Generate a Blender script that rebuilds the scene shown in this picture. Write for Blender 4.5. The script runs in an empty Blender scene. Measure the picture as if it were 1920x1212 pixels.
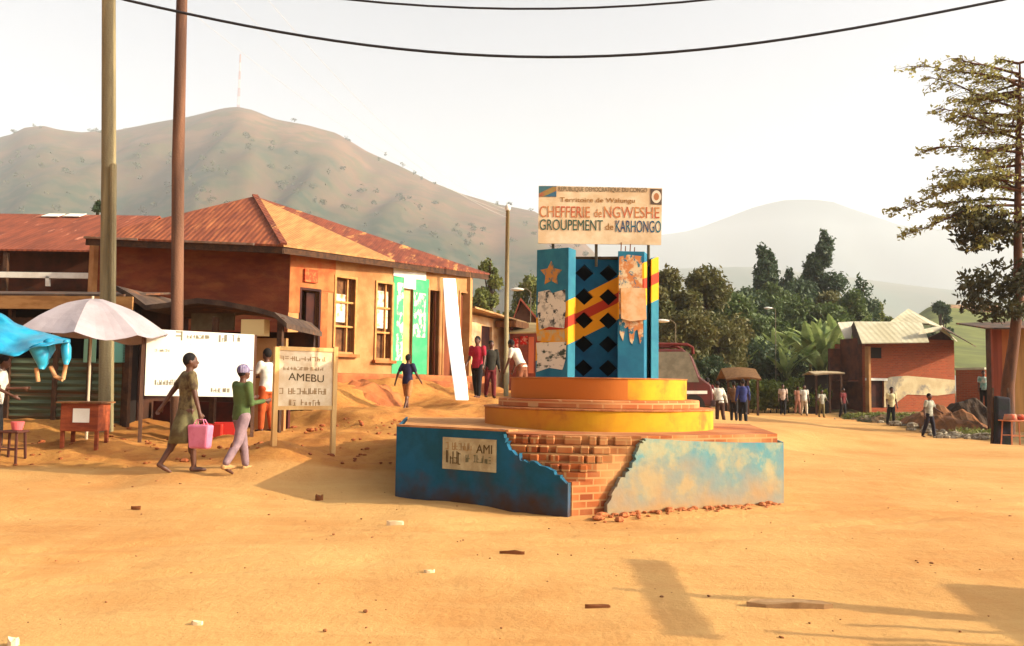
import bpy, math, random
import numpy as np
from mathutils import Vector, Matrix, noise as mnoise
random.seed(7); rng = np.random.default_rng(11)
R = math.radians
SC = bpy.context.scene; COL = SC.collection
# ------------------------------------------------------------------ camera
F = 1650.0; EYE = 1.5; PITCH = math.atan(114/1650); ROLL = R(0.8)
cam = bpy.data.objects.new('camera', bpy.data.cameras.new('camera')); COL.objects.link(cam)
CR = Matrix.Rotation(R(90)+PITCH, 3, 'X') @ Matrix.Rotation(ROLL, 3, 'Z')
cam.matrix_world = Matrix.Translation((0, 0, EYE)) @ CR.to_4x4()
cam.data.sensor_width = 36; cam.data.lens = F/1920*36; cam.data.clip_end = 40000; cam.data.clip_start = .05
SC.camera = cam
# ------------------------------------------------------------------ world, sun, exposure
SUN_EL, SAX, SAY = R(23), .985, -.17
w = bpy.data.worlds.new('World'); SC.world = w; w.use_nodes = True
nt = w.node_tree; bg = nt.nodes['Background']
sky = nt.nodes.new('ShaderNodeTexSky'); sky.sky_type = 'NISHITA'; sky.sun_disc = False
sky.sun_elevation = SUN_EL; sky.sun_rotation = math.atan2(SAX, SAY); sky.dust_density = 6; sky.air_density = .8; sky.ozone_density = .5
hs = nt.nodes.new('ShaderNodeHueSaturation'); hs.inputs['Saturation'].default_value = .4; hs.inputs['Value'].default_value = 1.0; nt.links.new(sky.outputs[0], hs.inputs['Color']); nt.links.new(hs.outputs[0], bg.inputs[0]); hs.inputs['Saturation'].default_value = .32; bg.inputs[1].default_value = .14
sl = bpy.data.lights.new('sun', 'SUN'); sl.energy = 5.0; sl.angle = R(.4); sl.color = (1, .87, .62)
so = bpy.data.objects.new('sun', sl); COL.objects.link(so)
so.rotation_euler = Vector((SAX*math.cos(SUN_EL), SAY*math.cos(SUN_EL), math.sin(SUN_EL))).to_track_quat('Z', 'Y').to_euler()
SC.view_settings.view_transform = 'Standard'; SC.view_settings.look = 'None'; SC.view_settings.exposure = 1.08; SC.view_settings.gamma = 1
SC.render.filter_size = 2.3
SC.render.engine = 'CYCLES'; SC.cycles.max_bounces = 6; SC.cycles.volume_bounces = 1; SC.cycles.use_denoising = True
HAZE = .00023

# ------------------------------------------------------------------ helpers
def at(px, py, d):
    v = CR @ Vector(((px-960)/F, -(py-606)/F, -1)); return Vector((0, 0, EYE)) + v*(d/v.y)
def hz(px): return 720+(px-960)*math.tan(ROLL)
def lin(c):
    c /= 255; return c/12.92 if c <= .04045 else ((c+.055)/1.055)**2.4
def C(r, g, b, k=1.0):
    k *= .84
    return (min(lin(r)*k, .9), min(lin(g)*k, .9), min(lin(b)*k, .9), 1)
def tag(o, label=None, cat=None, group=None, kind=None):
    if label: o['label'] = label
    if cat: o['category'] = cat
    if group: o['group'] = group
    if kind: o['kind'] = kind
    return o
def worg(o):
    p = Vector((0, 0, 0))
    while o: p += o.location; o = o.parent
    return p
def thing(name, loc, label, cat, group=None, rz=0):
    o = bpy.data.objects.new(name, None); COL.objects.link(o); o.location = loc; o.rotation_euler = (0, 0, rz)
    o.empty_display_size = .2
    return tag(o, label, cat, group)
_m = {}
def mat(name, c1, c2=None, scale=4, rough=.9, bump=0, bscale=30, lo=.4, hi=.6, stretch=(1, 1, 1), rz=0, c3=None, scale3=1.2, lo3=.5, hi3=.65, spec=.25, metal=0, corr=0, transl=0):
    if name in _m: return _m[name]
    m = bpy.data.materials.new(name); m.use_nodes = True; n = m.node_tree.nodes; l = m.node_tree.links
    b = n['Principled BSDF']; b.inputs['Roughness'].default_value = rough; b.inputs['Specular IOR Level'].default_value = spec; b.inputs['Metallic'].default_value = metal
    tc = n.new('ShaderNodeTexCoord'); mp = n.new('ShaderNodeMapping'); l.new(tc.outputs['Object'], mp.inputs[0])
    mp.inputs['Scale'].default_value = stretch; mp.inputs['Rotation'].default_value = (0, 0, rz)
    last = None
    if c2:
        t = n.new('ShaderNodeTexNoise'); t.inputs['Scale'].default_value = scale; t.inputs['Detail'].default_value = 7; t.inputs['Roughness'].default_value = .6; l.new(mp.outputs[0], t.inputs[0])
        r = n.new('ShaderNodeValToRGB'); r.color_ramp.elements[0].position = lo; r.color_ramp.elements[1].position = hi
        r.color_ramp.elements[0].color = c1; r.color_ramp.elements[1].color = c2; l.new(t.outputs[0], r.inputs[0]); last = r.outputs[0]
    if c3:
        t = n.new('ShaderNodeTexNoise'); t.inputs['Scale'].default_value = scale3; t.inputs['Detail'].default_value = 8; t.inputs['Roughness'].default_value = .65; l.new(mp.outputs[0], t.inputs[0])
        r = n.new('ShaderNodeMapRange'); r.inputs[1].default_value = lo3; r.inputs[2].default_value = hi3; l.new(t.outputs[0], r.inputs[0])
        x = n.new('ShaderNodeMix'); x.data_type = 'RGBA'; l.new(r.outputs[0], x.inputs[0])
        if last: l.new(last, x.inputs[6])
        else: x.inputs[6].default_value = c1
        x.inputs[7].default_value = c3; last = x.outputs[2]
    if last: l.new(last, b.inputs['Base Color'])
    else: b.inputs['Base Color'].default_value = c1
    h = None
    if corr:
        wv = n.new('ShaderNodeTexWave'); wv.inputs['Scale'].default_value = corr; wv.wave_profile = 'SIN'
        mp2 = n.new('ShaderNodeMapping'); mp2.inputs['Rotation'].default_value = (0, 0, rz); l.new(tc.outputs['Object'], mp2.inputs[0]); l.new(mp2.outputs[0], wv.inputs[0])
        bp = n.new('ShaderNodeBump'); bp.inputs['Strength'].default_value = .5; bp.inputs['Distance'].default_value = .02; l.new(wv.outputs[0], bp.inputs['Height']); h = bp
    if bump:
        t = n.new('ShaderNodeTexNoise'); t.inputs['Scale'].default_value = bscale; t.inputs['Detail'].default_value = 5; l.new(tc.outputs['Object'], t.inputs[0])
        bp = n.new('ShaderNodeBump'); bp.inputs['Strength'].default_value = bump; bp.inputs['Distance'].default_value = .03; l.new(t.outputs[0], bp.inputs['Height'])
        if h: l.new(h.outputs[0], bp.inputs['Normal'])
        h = bp
    if h: l.new(h.outputs[0], b.inputs['Normal'])
    if transl:
        tr = n.new('ShaderNodeBsdfTranslucent'); ms = n.new('ShaderNodeMixShader'); ms.inputs[0].default_value = transl
        if last: l.new(last, tr.inputs[0])
        else: tr.inputs[0].default_value = c1
        l.new(b.outputs[0], ms.inputs[1]); l.new(tr.outputs[0], ms.inputs[2]); l.new(ms.outputs[0], n['Material Output'].inputs[0])
    _m[name] = m; return m
def bricks(name, c1, c2, mort, sc=1, rough=.95, c3=None):
    if name in _m: return _m[name]
    m = bpy.data.materials.new(name); m.use_nodes = True; n = m.node_tree.nodes; l = m.node_tree.links; b = n['Principled BSDF']
    b.inputs['Roughness'].default_value = rough; b.inputs['Specular IOR Level'].default_value = .2
    g = n.new('ShaderNodeNewGeometry'); s = n.new('ShaderNodeSeparateXYZ'); l.new(g.outputs['Position'], s.inputs[0])
    a = n.new('ShaderNodeMath'); a.operation = 'ADD'; l.new(s.outputs[0], a.inputs[0]); l.new(s.outputs[1], a.inputs[1])
    cb = n.new('ShaderNodeCombineXYZ'); l.new(a.outputs[0], cb.inputs[0]); l.new(s.outputs[2], cb.inputs[1])
    bt = n.new('ShaderNodeTexBrick'); l.new(cb.outputs[0], bt.inputs[0]); bt.inputs['Color1'].default_value = c1; bt.inputs['Color2'].default_value = c2; bt.inputs['Mortar'].default_value = mort
    bt.inputs['Scale'].default_value = 1; bt.inputs['Brick Width'].default_value = .26*sc; bt.inputs['Row Height'].default_value = .09*sc; bt.inputs['Mortar Size'].default_value = .012*sc
    t = n.new('ShaderNodeTexNoise'); t.inputs['Scale'].default_value = 1.4; t.inputs['Detail'].default_value = 7; l.new(g.outputs['Position'], t.inputs[0])
    x = n.new('ShaderNodeMix'); x.data_type = 'RGBA'; x.inputs[7].default_value = c3 or mort; r = n.new('ShaderNodeMapRange'); r.inputs[1].default_value = .45; r.inputs[2].default_value = .75; l.new(t.outputs[0], r.inputs[0])
    l.new(r.outputs[0], x.inputs[0]); l.new(bt.outputs[0], x.inputs[6]); l.new(x.outputs[2], b.inputs['Base Color'])
    bp = n.new('ShaderNodeBump'); bp.inputs['Strength'].default_value = .5; bp.inputs['Distance'].default_value = .02; l.new(bt.outputs[1], bp.inputs['Height']); bp.invert = True; l.new(bp.outputs[0], b.inputs['Normal'])
    _m[name] = m; return m

class MB:
    def __init__(s): s.v = []; s.f = []; s.mi = []; s.cur = 0
    def add(s, vs, fs):
        o = len(s.v); s.v += [tuple(p) for p in vs]
        for f in fs: s.f.append(tuple(i+o for i in f)); s.mi.append(s.cur)
        return s
    def hexa(s, p):  # 8 pts bottom 4 ccw, top 4
        return s.add(p, [(3, 2, 1, 0), (4, 5, 6, 7), (0, 1, 5, 4), (1, 2, 6, 5), (2, 3, 7, 6), (3, 0, 4, 7)])
    def box(s, c, sz, rz=0, rx=0, ry=0):
        M = Matrix.Rotation(rz, 3, 'Z') @ Matrix.Rotation(ry, 3, 'Y') @ Matrix.Rotation(rx, 3, 'X'); c = Vector(c); h = [q/2 for q in sz]
        return s.hexa([c+M@Vector((a*h[0], b*h[1], e*h[2])) for e in (-1, 1) for a, b in ((-1, -1), (1, -1), (1, 1), (-1, 1))])
    def prism(s, poly, z0, z1):
        n = len(poly); g0 = z0 if hasattr(z0, '__len__') else [z0]*n; g1 = z1 if hasattr(z1, '__len__') else [z1]*n
        vs = [(p[0], p[1], g0[i]) for i, p in enumerate(poly)]+[(p[0], p[1], g1[i]) for i, p in enumerate(poly)]
        return s.add(vs, [tuple(range(n))[::-1], tuple(range(n, 2*n))]+[(i, (i+1) % n, n+(i+1) % n, n+i) for i in range(n)])
    def slab(s, poly, off):  # extrude 3d polygon by vector
        n = len(poly); off = Vector(off); vs = [Vector(p) for p in poly]; vs += [p+off for p in vs]
        return s.add(vs, [tuple(range(n))[::-1], tuple(range(n, 2*n))]+[(i, (i+1) % n, n+(i+1) % n, n+i) for i in range(n)])
    def tube(s, pts, rad, n=8, cap=True):
        pts = [Vector(p) for p in pts]; rad = rad if hasattr(rad, '__len__') else [rad]*len(pts); vs = []; fs = []; up = None
        for i, p in enumerate(pts):
            t = (pts[min(i+1, len(pts)-1)]-pts[max(i-1, 0)]).normalized()
            if up is None: up = Vector((0, 0, 1)) if abs(t.z) < .9 else Vector((1, 0, 0))
            a = t.cross(up).normalized(); up = a.cross(t)
            for k in range(n):
                th = 2*math.pi*k/n; vs.append(p+(a*math.cos(th)+up*math.sin(th))*rad[i])
        for i in range(len(pts)-1):
            for k in range(n): fs.append((i*n+k, i*n+(k+1) % n, (i+1)*n+(k+1) % n, (i+1)*n+k))
        if cap: fs += [tuple(range(n)), tuple(range((len(pts)-1)*n, len(pts)*n))[::-1]]
        return s.add(vs, fs)
    def ell(s, c, r, nu=12, nv=8, M=None):
        c = Vector(c); r = r if hasattr(r, '__len__') else (r, r, r); vs = []; fs = []
        for j in range(nv+1):
            ph = math.pi*j/nv
            for i in range(nu):
                th = 2*math.pi*i/nu; p = Vector((r[0]*math.sin(ph)*math.cos(th), r[1]*math.sin(ph)*math.sin(th), r[2]*math.cos(ph)))
                vs.append(c+(M@p if M else p))
        for j in range(nv):
            for i in range(nu): fs.append((j*nu+i, (j+1)*nu+i, (j+1)*nu+(i+1) % nu, j*nu+(i+1) % nu))
        return s.add(vs, fs)
    def rings(s, rs, n=16, M=None):  # (center, rx, ry)
        vs = []; fs = []
        for c, rx, ry in rs:
            for k in range(n):
                th = 2*math.pi*k/n; p = Vector(c)+Vector((rx*math.cos(th), ry*math.sin(th), 0)); vs.append(M@p if M else p)
        for i in range(len(rs)-1):
            for k in range(n): fs.append((i*n+k, i*n+(k+1) % n, (i+1)*n+(k+1) % n, (i+1)*n+k))
        fs += [tuple(range(n))[::-1], tuple(range((len(rs)-1)*n, len(rs)*n))]
        return s.add(vs, fs)
    def bar(s, a, b, w, h=None):
        a = Vector(a); b = Vector(b); h = h or w; t = (b-a).normalized(); up = Vector((0, 0, 1)) if abs(t.z) < .95 else Vector((0, 1, 0)); x = t.cross(up).normalized(); y = x.cross(t)
        return s.hexa([q+x*i*w/2+y*j*h/2 for q in (a, b) for i, j in ((-1, -1), (1, -1), (1, 1), (-1, 1))])
    def split(s, name, m, parent, **k):
        par = list(range(len(s.v)))
        def fd(a):
            while par[a] != a: par[a] = par[par[a]]; a = par[a]
            return a
        for f in s.f:
            for q in f[1:]: par[fd(q)] = fd(f[0])
        g = {}
        for f in s.f: g.setdefault(fd(f[0]), []).append(f)
        for fs in g.values():
            ids = sorted({i for f in fs for i in f}); mp = {q: i for i, q in enumerate(ids)}; b = MB(); b.v = [s.v[i] for i in ids]; b.f = [tuple(mp[i] for i in f) for f in fs]; b.mi = [0]*len(fs); b.build(name, m, parent, **k)
    def build(s, name, m, parent=None, local=False, smooth=False, origin=None, bevel=0, remesh=0):
        v = s.v
        if parent is not None and not local: o = worg(parent); 
        elif parent is None:
            if origin is None:
                a = np.array(v); origin = Vector(((a[:, 0].min()+a[:, 0].max())/2, (a[:, 1].min()+a[:, 1].max())/2, a[:, 2].min()))
            o = Vector(origin)
        else: o = Vector((0, 0, 0))
        me = bpy.data.meshes.new(name); me.from_pydata([(p[0]-o[0], p[1]-o[1], p[2]-o[2]) for p in v], [], s.f)
        ms = m if isinstance(m, (list, tuple)) else [m]
        for q in ms: me.materials.append(q)
        if len(ms) > 1: me.polygons.foreach_set('material_index', s.mi)
        if smooth: me.polygons.foreach_set('use_smooth', [True]*len(s.f))
        me.update(); ob = bpy.data.objects.new(name, me); COL.objects.link(ob)
        if parent is None: ob.location = o
        else: ob.parent = parent
        if bevel:
            b = ob.modifiers.new('b', 'BEVEL'); b.width = bevel; b.segments = 2; b.limit_method = 'ANGLE'
        if remesh:
            b = ob.modifiers.new('r', 'REMESH'); b.mode = 'VOXEL'; b.voxel_size = remesh; b.use_smooth_shade = True
            b = ob.modifiers.new('s', 'SMOOTH'); b.iterations = 3
        return ob
class Frame:  # vertical plane: u right (as seen from outside), z up, n outward
    def __init__(s, p, q):
        s.o = Vector((p[0], p[1], 0)); s.d = (Vector((q[0], q[1], 0))-s.o).normalized(); s.L = (Vector((q[0], q[1], 0))-s.o).length; s.n = s.d.cross(Vector((0, 0, 1)))
    def P(s, u, z, n=0): return s.o+s.d*u+s.n*n+Vector((0, 0, z))
    def hit(s, px, py):
        v = CR @ Vector(((px-960)/F, -(py-606)/F, -1)); e = Vector((0, 0, EYE)); t = (s.o-e).dot(s.n)/v.dot(s.n); p = e+v*t
        return (p-s.o).dot(s.d), p.z
    def box(s, mb, u0, u1, z0, z1, n0, n1):
        return mb.hexa([s.P(u, z, n) for z in (z0, z1) for u, n in ((u0, n1), (u1, n1), (u1, n0), (u0, n0))])
    def rect(s, px0, py0, px1, py1):
        a = s.hit((px0+px1)/2, py0)[1]; b = s.hit((px0+px1)/2, py1)[1]; ym = (py0+py1)/2
        return s.hit(px0, ym)[0], s.hit(px1, ym)[0], b, a
    def wall(s, mb, u0, u1, z0, z1, th, ops):
        us = sorted({u0, u1, *[min(max(q, u0), u1) for o in ops for q in o[:2]]}); zs = sorted({z0, z1, *[min(max(q, z0), z1) for o in ops for q in o[2:4]]})
        for i in range(len(us)-1):
            for j in range(len(zs)-1):
                um, zm = (us[i]+us[i+1])/2, (zs[j]+zs[j+1])/2
                if any(o[0] < um < o[1] and o[2] < zm < o[3] for o in ops): continue
                s.box(mb, us[i], us[i+1], zs[j], zs[j+1], -th, 0)
    def poly(s, mb, pts, n0, n1): return mb.slab([s.P(u, z, n0) for u, z in pts][::-1], s.n*(n1-n0))

def lettering(txt, fr, u, z, n, width, height, m, parent, name='lettering', dz=0):
    cu = bpy.data.curves.new('t', 'FONT'); cu.body = txt; cu.extrude = .001; cu.offset = .0; ob = bpy.data.objects.new('t', cu); COL.objects.link(ob)
    bpy.context.view_layer.update(); me = bpy.data.meshes.new_from_object(ob.evaluated_get(bpy.context.evaluated_depsgraph_get()))
    a = np.array([v.co[:] for v in me.vertices]); mn, mx = a.min(0), a.max(0); COL.objects.unlink(ob); bpy.data.objects.remove(ob)
    mb = MB(); mb.v = [tuple(fr.P(u+(p[0]-mn[0])/(mx[0]-mn[0])*width, z+(p[1]-mn[1])/(mx[1]-mn[1])*height+dz*(p[0]-mn[0])/(mx[0]-mn[0]), n+(p[2]-mn[2])*2)) for p in a]
    mb.f = [tuple(p.vertices) for p in me.polygons]; mb.mi = [0]*len(mb.f); return mb.build(name, m, parent)
def scribble(fr, u, z, n, width, height, m, parent, k=12, seed=1, name='lettering'):
    rr = random.Random(seed); mb = MB(); w_ = width/k; t = min(w_*.22, height*.2)
    for i in range(k):
        if rr.random() < .12: continue
        x0 = u+i*w_+w_*.12; x1 = x0+w_*.66; zj = z+rr.uniform(-.06, .06)*height
        for _ in range(rr.choice((3, 4, 4))):
            if rr.random() < .6:
                x = rr.choice((x0, x1, (x0+x1)/2)); fr.box(mb, x, x+t, zj, zj+height*rr.choice((1, 1, .6)), n, n+.002)
            else:
                y = zj+height*rr.choice((0, .42, .84)); fr.box(mb, x0, x1, y, y+t*.8, n+.0003*_, n+.003+.0004*_)
    return mb.build(name, m, parent) if mb.v else None

# ------------------------------------------------------------------ ground
CP = []
def cp(px, py, d): p = at(px, py, d); CP.append((p.x, p.y, p.z))
for a in [(0, 878, 12.9), (250, 878, 12.9), (450, 879, 12.8), (650, 878, 12.9), (350, 880, 12.6), (730, 905, 12.1), (560, 915, 11.9), (400, 908, 12.1), (200, 915, 11.9), (0, 905, 12.0), (155, 825, 14.8), (0, 835, 14.6), (625, 860, 13.9), (515, 818, 13.5), (270, 828, 15.4), (497, 805, 17.5),
          (700, 820, 15), (700, 765, 19), (640, 722, 21.6), (763, 772, 20.5), (740, 712, 23.5), (865, 750, 21.3), (893, 748, 24.5), (830, 722, 25.5), (950, 742, 26), (820, 790, 17), (1393, 795, 33.8), (1350, 798, 33),
          (1468, 778, 50), (1503, 778, 50), (1600, 786, 48), (1670, 797, 39), (1742, 819, 34), (1900, 832, 28), (1620, 768, 54), (1400, 766, 62), (1310, 800, 24), (1080, 735, 40), (560, 700, 22), (900, 725, 38), (980, 722, 45)]: cp(*a)
for a in [(-1.45, 11.5, 0), (.7, 10.1, 0), (3.5, 11.5, 0.02), (1.3, 13, 0), (2.5, 15.5, 0), (-.8, 14.5, .25), (0, 5, 0), (-3, 6, 0), (3, 6, 0), (-4.5, 9.5, .0), (-2.5, 9.8, .0), (-2.6, 11.0, .0), (7, 12, 0), (9, 20, -.03), (0, 0, 0), (-6, 3, 0), (6, 3, 0), (-8, 8, .05), (12, 8, 0),
          (-9, 18, .7), (-12, 18.5, .7), (-12, 24, 1.6), (-6, 23, 1.7), (-9, 30, 1.8), (-3, 27, 1.65), (-14, 30, 1.8), (20, 40, .1), (0, 70, 0), (40, 70, 0), (-40, 40, 2), (-60, 90, 3), (60, 100, -1), (0, -20, 0), (-30, -10, 0), (30, -10, 0), (60, 30, 0)]: CP.append(a)
CPA = np.array(CP)
def gzv(X, Y):
    X = np.asarray(X, float); Y = np.asarray(Y, float); num = 0; den = 0
    for x, y, z in CP:
        w_ = 1/((X-x)**2+(Y-y)**2+.35)**1.9; num = num+w_*z; den = den+w_
    return num/den
def gz(x, y): return float(gzv(x, y))
def gp(px, d):
    z = 0
    for _ in range(4):
        x = (px-960)/F*d; py = hz(px)+(EYE-z)*F/d; p = at(px, py, d); z = gz(p.x, p.y)
    return Vector((p.x, d, z))
def axis(segs):
    out = []
    for a, b, s in segs: out += list(np.arange(a, b, s))
    return np.array(out+[segs[-1][1]])
xs = axis([(-9000, -1000, 1600), (-1000, -120, 110), (-120, -24, 6), (-24, -14, .6), (-14, 8, .11), (8, 20, .35), (20, 120, 5), (120, 1000, 110), (1000, 9000, 1600)])
ys = axis([(-400, -40, 60), (-40, 2, 4), (2, 22, .11), (22, 34, .25), (34, 80, 1.2), (80, 300, 15), (300, 1500, 120), (1500, 9500, 1000)])
X, Y = np.meshgrid(xs, ys); Z = gzv(X, Y)
nz = np.array([mnoise.fractal(Vector((x*.8, y*.8, 0)), 1, 2, 4) for x, y in zip(X.ravel(), Y.ravel())]).reshape(X.shape)
near = (np.abs(X) < 60) & (Y < 90) & (Y > 0)
# bank mask (red laterite bank on the left behind the road edge)
edge = 12.9+.25*nz
bank = np.clip((Y-edge)/.16, 0, 1)*np.clip((1.1-X+(Y-14)*.02)/.9, 0, 1)
bank2 = np.clip((Y-(14.2))/.5, 0, 1); bank = np.where(X > -1.6, bank*bank2, bank)
bank = np.where(Y > 30, bank*np.clip((2-X)/3, 0, 1), bank)
rd = 50+(X-17.6)*(28-50)/(15.9-17.6)
rightv = np.clip((X-(15.3+np.clip(Y-27, -5, 40)*.11)+.4*nz)/.8, 0, 1)*(Y > 18)
nz2 = np.array([mnoise.fractal(Vector((x*3.1, y*3.1, 5)), 1, 2, 3) for x, y in zip(X.ravel(), Y.ravel())]).reshape(X.shape)
Z = Z+np.where(near, nz*(.018+.10*np.clip(bank, 0, 1)*np.clip((Y-12)/4, 0, 1)+.1*rightv)+nz2*(.009+.03*bank), 0)+bank*.04*np.clip(1-(Y-12)/2, 0, 1)
for x0, y0, sl_, cu_ in ((-9, 6.2, .16, .012), (-9, 7.7, .16, .012), (-10, 8.6, .02, .006), (-10, 10.0, .02, .006), (-9, 4.6, .3, .015), (-9, 5.9, .3, .015)):
    yc = y0+sl_*(X-x0)+cu_*(X-x0)**2*.5+.06*np.sin(X*1.7); dd = (Y-yc); Z = Z-np.where(near & (bank < .1), (.022*np.exp(-(dd/.12)**2)-.010*np.exp(-((np.abs(dd)-.22)/.07)**2))*(.6+.5*np.sin(X*.9+y0)), 0)
mb = MB(); ny, nx = X.shape
me = bpy.data.meshes.new('ground'); idx = np.arange(nx*ny).reshape(ny, nx)
fs = np.stack([idx[:-1, :-1], idx[:-1, 1:], idx[1:, 1:], idx[1:, :-1]], -1).reshape(-1, 4)
me.from_pydata(np.stack([X, Y, Z], -1).reshape(-1, 3).tolist(), [], fs.tolist()); me.polygons.foreach_set('use_smooth', [True]*len(fs))
at1 = me.attributes.new('bank', 'FLOAT', 'POINT'); at1.data.foreach_set('value', bank.ravel().astype(np.float32))
at2 = me.attributes.new('verge', 'FLOAT', 'POINT'); at2.data.foreach_set('value', np.clip(rightv+(Y > 66), 0, 1).ravel().astype(np.float32))
def ground_mat():
    m = bpy.data.materials.new('earth'); m.use_nodes = True; n = m.node_tree.nodes; l = m.node_tree.links; b = n['Principled BSDF']; b.inputs['Roughness'].default_value = .95; b.inputs['Specular IOR Level'].default_value = .1
    g = n.new('ShaderNodeNewGeometry')
    def noise(s, d=8, r=.6, st=(1, 1, 1)):
        mp = n.new('ShaderNodeMapping'); mp.inputs['Scale'].default_value = st; l.new(g.outputs['Position'], mp.inputs[0])
        t = n.new('ShaderNodeTexNoise'); t.inputs['Scale'].default_value = s; t.inputs['Detail'].default_value = d; t.inputs['Roughness'].default_value = r; l.new(mp.outputs[0], t.inputs[0]); return t.outputs[0]
    def rng_(x, a, c):
        r = n.new('ShaderNodeMapRange'); r.inputs[1].default_value = a; r.inputs[2].default_value = c; l.new(x, r.inputs[0]); return r.outputs[0]
    def mix(f, a, c):
        x = n.new('ShaderNodeMix'); x.data_type = 'RGBA'
        if isinstance(f, float): x.inputs[0].default_value = f
        else: l.new(f, x.inputs[0])
        for i, q in ((6, a), (7, c)):
            if isinstance(q, tuple): x.inputs[i].default_value = q
            else: l.new(q, x.inputs[i])
        return x.outputs[2]
    def mul(a, c):
        q = n.new('ShaderNodeMath'); q.operation = 'MULTIPLY'; l.new(a, q.inputs[0])
        if isinstance(c, float): q.inputs[1].default_value = c
        else: l.new(c, q.inputs[1])
        return q.outputs[0]
    road = mix(rng_(noise(.3), .40, .60), (.53, .30, .105, 1), (.46, .215, .066, 1))
    road = mix(mul(rng_(noise(1.6, 8, .7, (1, .6, 1)), .48, .68), .55), road, (.54, .31, .11, 1))
    road = mix(mul(rng_(noise(7, 8, .75), .56, .74), .5), road, (.42, .19, .06, 1))
    road = mix(mul(rng_(noise(30, 4, .7), .6, .72), .5), road, (.34, .16, .055, 1))
    road = mix(mul(rng_(noise(1.3, 6, .7, (.22, 2.2, 1)), .5, .66), .35), road, (.57, .34, .125, 1))
    road = mix(mul(rng_(noise(.9, 6, .7, (.3, 2.6, 1)), .54, .7), .4), road, (.44, .2, .065, 1))
    bankc = mix(rng_(noise(1.1), .38, .62), (.37, .145, .036, 1), (.43, .20, .052, 1))
    bankc = mix(mul(rng_(noise(5, 8, .7), .5, .68), .7), bankc, (.26, .085, .028, 1))
    c = mix(n_attr(n, 'bank'), road, bankc) if False else None
    a1 = n.new('ShaderNodeAttribute'); a1.attribute_name = 'bank'; a2 = n.new('ShaderNodeAttribute'); a2.attribute_name = 'verge'
    c = mix(a1.outputs['Fac'], road, bankc)
    ver = mix(rng_(noise(.9, 8, .7), .42, .6), (.10, .075, .025, 1), (.25, .14, .06, 1))
    c = mix(a2.outputs['Fac'], c, ver)
    l.new(c, b.inputs['Base Color'])
    bp = n.new('ShaderNodeBump'); bp.inputs['Strength'].default_value = .55; bp.inputs['Distance'].default_value = .05; l.new(noise(9, 8, .72), bp.inputs['Height']); l.new(bp.outputs[0], b.inputs['Normal'])
    return m
me.materials.append(ground_mat()); go = bpy.data.objects.new('ground', me); COL.objects.link(go); go['kind'] = 'structure'

# ------------------------------------------------------------------ materials
M_blue = C(20, 120, 165)
wood = mat('wood', C(150, 100, 60, .8), C(110, 70, 40, .8), 8, stretch=(1, 1, .1), bump=.3)
darkwood = mat('dark_wood', C(60, 40, 28), C(85, 55, 35), 6, bump=.3)
greywood = mat('grey_wood', C(168, 152, 112, .8), C(138, 124, 92, .8), 6, stretch=(1, 1, .08), bump=.4)
redwood = mat('red_wood', C(140, 98, 74, .75), C(104, 72, 56, .65), 5, stretch=(1, 1, .08), bump=.4)
white = mat('white_paint', (.72, .70, .62, 1), (.62, .58, .50, 1), 3)
ochre = mat('ochre_wall', C(204, 152, 96, .8), C(184, 126, 74, .76), 1.2, bump=.15, c3=C(150, 90, 50), scale3=1.3, lo3=.55, hi3=.8)
redplaster = mat('red_plaster', C(196, 98, 50, .72), C(196, 128, 72, .76), 2, bump=.1)
shadewall = mat('shaded_wall_brown', C(150, 75, 42, .8), C(125, 58, 34, .8), 1.5, stretch=(1, 1, 3), bump=.2, c3=C(180, 110, 60, .7), scale3=1, lo3=.5, hi3=.8)  # brown has the shade under the eaves mixed into its colour
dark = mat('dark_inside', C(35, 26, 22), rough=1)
rust = mat('rust_roof', C(172, 92, 54, .78), C(140, 70, 44, .74), 2.5, stretch=(3, .35, 1), corr=2.2, c3=C(205, 125, 75, .8), scale3=1.6, lo3=.55, hi3=.7, rough=.8)
rust2 = mat('rust_roof_side', C(152, 76, 48, .72), C(120, 58, 40, .72), 2.5, stretch=(3, .35, 1), rz=-.9, corr=2.2, c3=C(215, 150, 85, .8), scale3=1.3, lo3=.56, hi3=.64, rough=.8)
tanroof = mat('tan_roof', C(206, 152, 88, .72), C(188, 126, 70, .72), 2.5, stretch=(3, .35, 1), rz=-.9, corr=2.2, rough=.7)
leadroof = mat('weathered_sheet', C(90, 70, 55), C(60, 45, 38), 3, bump=.2, c3=C(150, 90, 50), lo3=.55, hi3=.7)
greensheet = mat('green_sheet', C(105, 120, 95, .8), C(80, 85, 60, .8), 2, stretch=(.4, .4, 6), c3=C(110, 65, 35), scale3=.9, lo3=.5, hi3=.65)
ink = mat('ink', C(60, 62, 60)); inkfade = mat('faded_ink', C(140, 132, 105)); inktan = mat('tan_ink', C(176, 140, 92))
cream = mat('cream_board', C(235, 215, 180, .95), C(220, 190, 150, .92), 3, c3=C(190, 150, 100, .8), lo3=.58, hi3=.8)

# ------------------------------------------------------------------ monument
CX, CY = 1.28, 13.0
lc = Vector((-1.45, 11.5, 0)); fc = Vector((.70, 10.1, 0)); rc = Vector((3.5, 11.45, 0)); rb = Vector((3.9, 14.3, 0)); lb = Vector((-1.7, 14.6, 0)); bb = Vector((1.3, 16.0, 0))
mon = thing('roundabout_monument', (CX, CY, 0), 'blue and yellow masonry monument with tiered base and pierced tower in the dirt square', 'monument')
hexp = [fc, rc, rb, bb, lb, lc]
brick = bricks('broken_brick', C(200, 112, 58, .8), C(160, 80, 42, .75), C(205, 150, 95, .75), .95, c3=C(222, 165, 105, .8))
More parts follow.
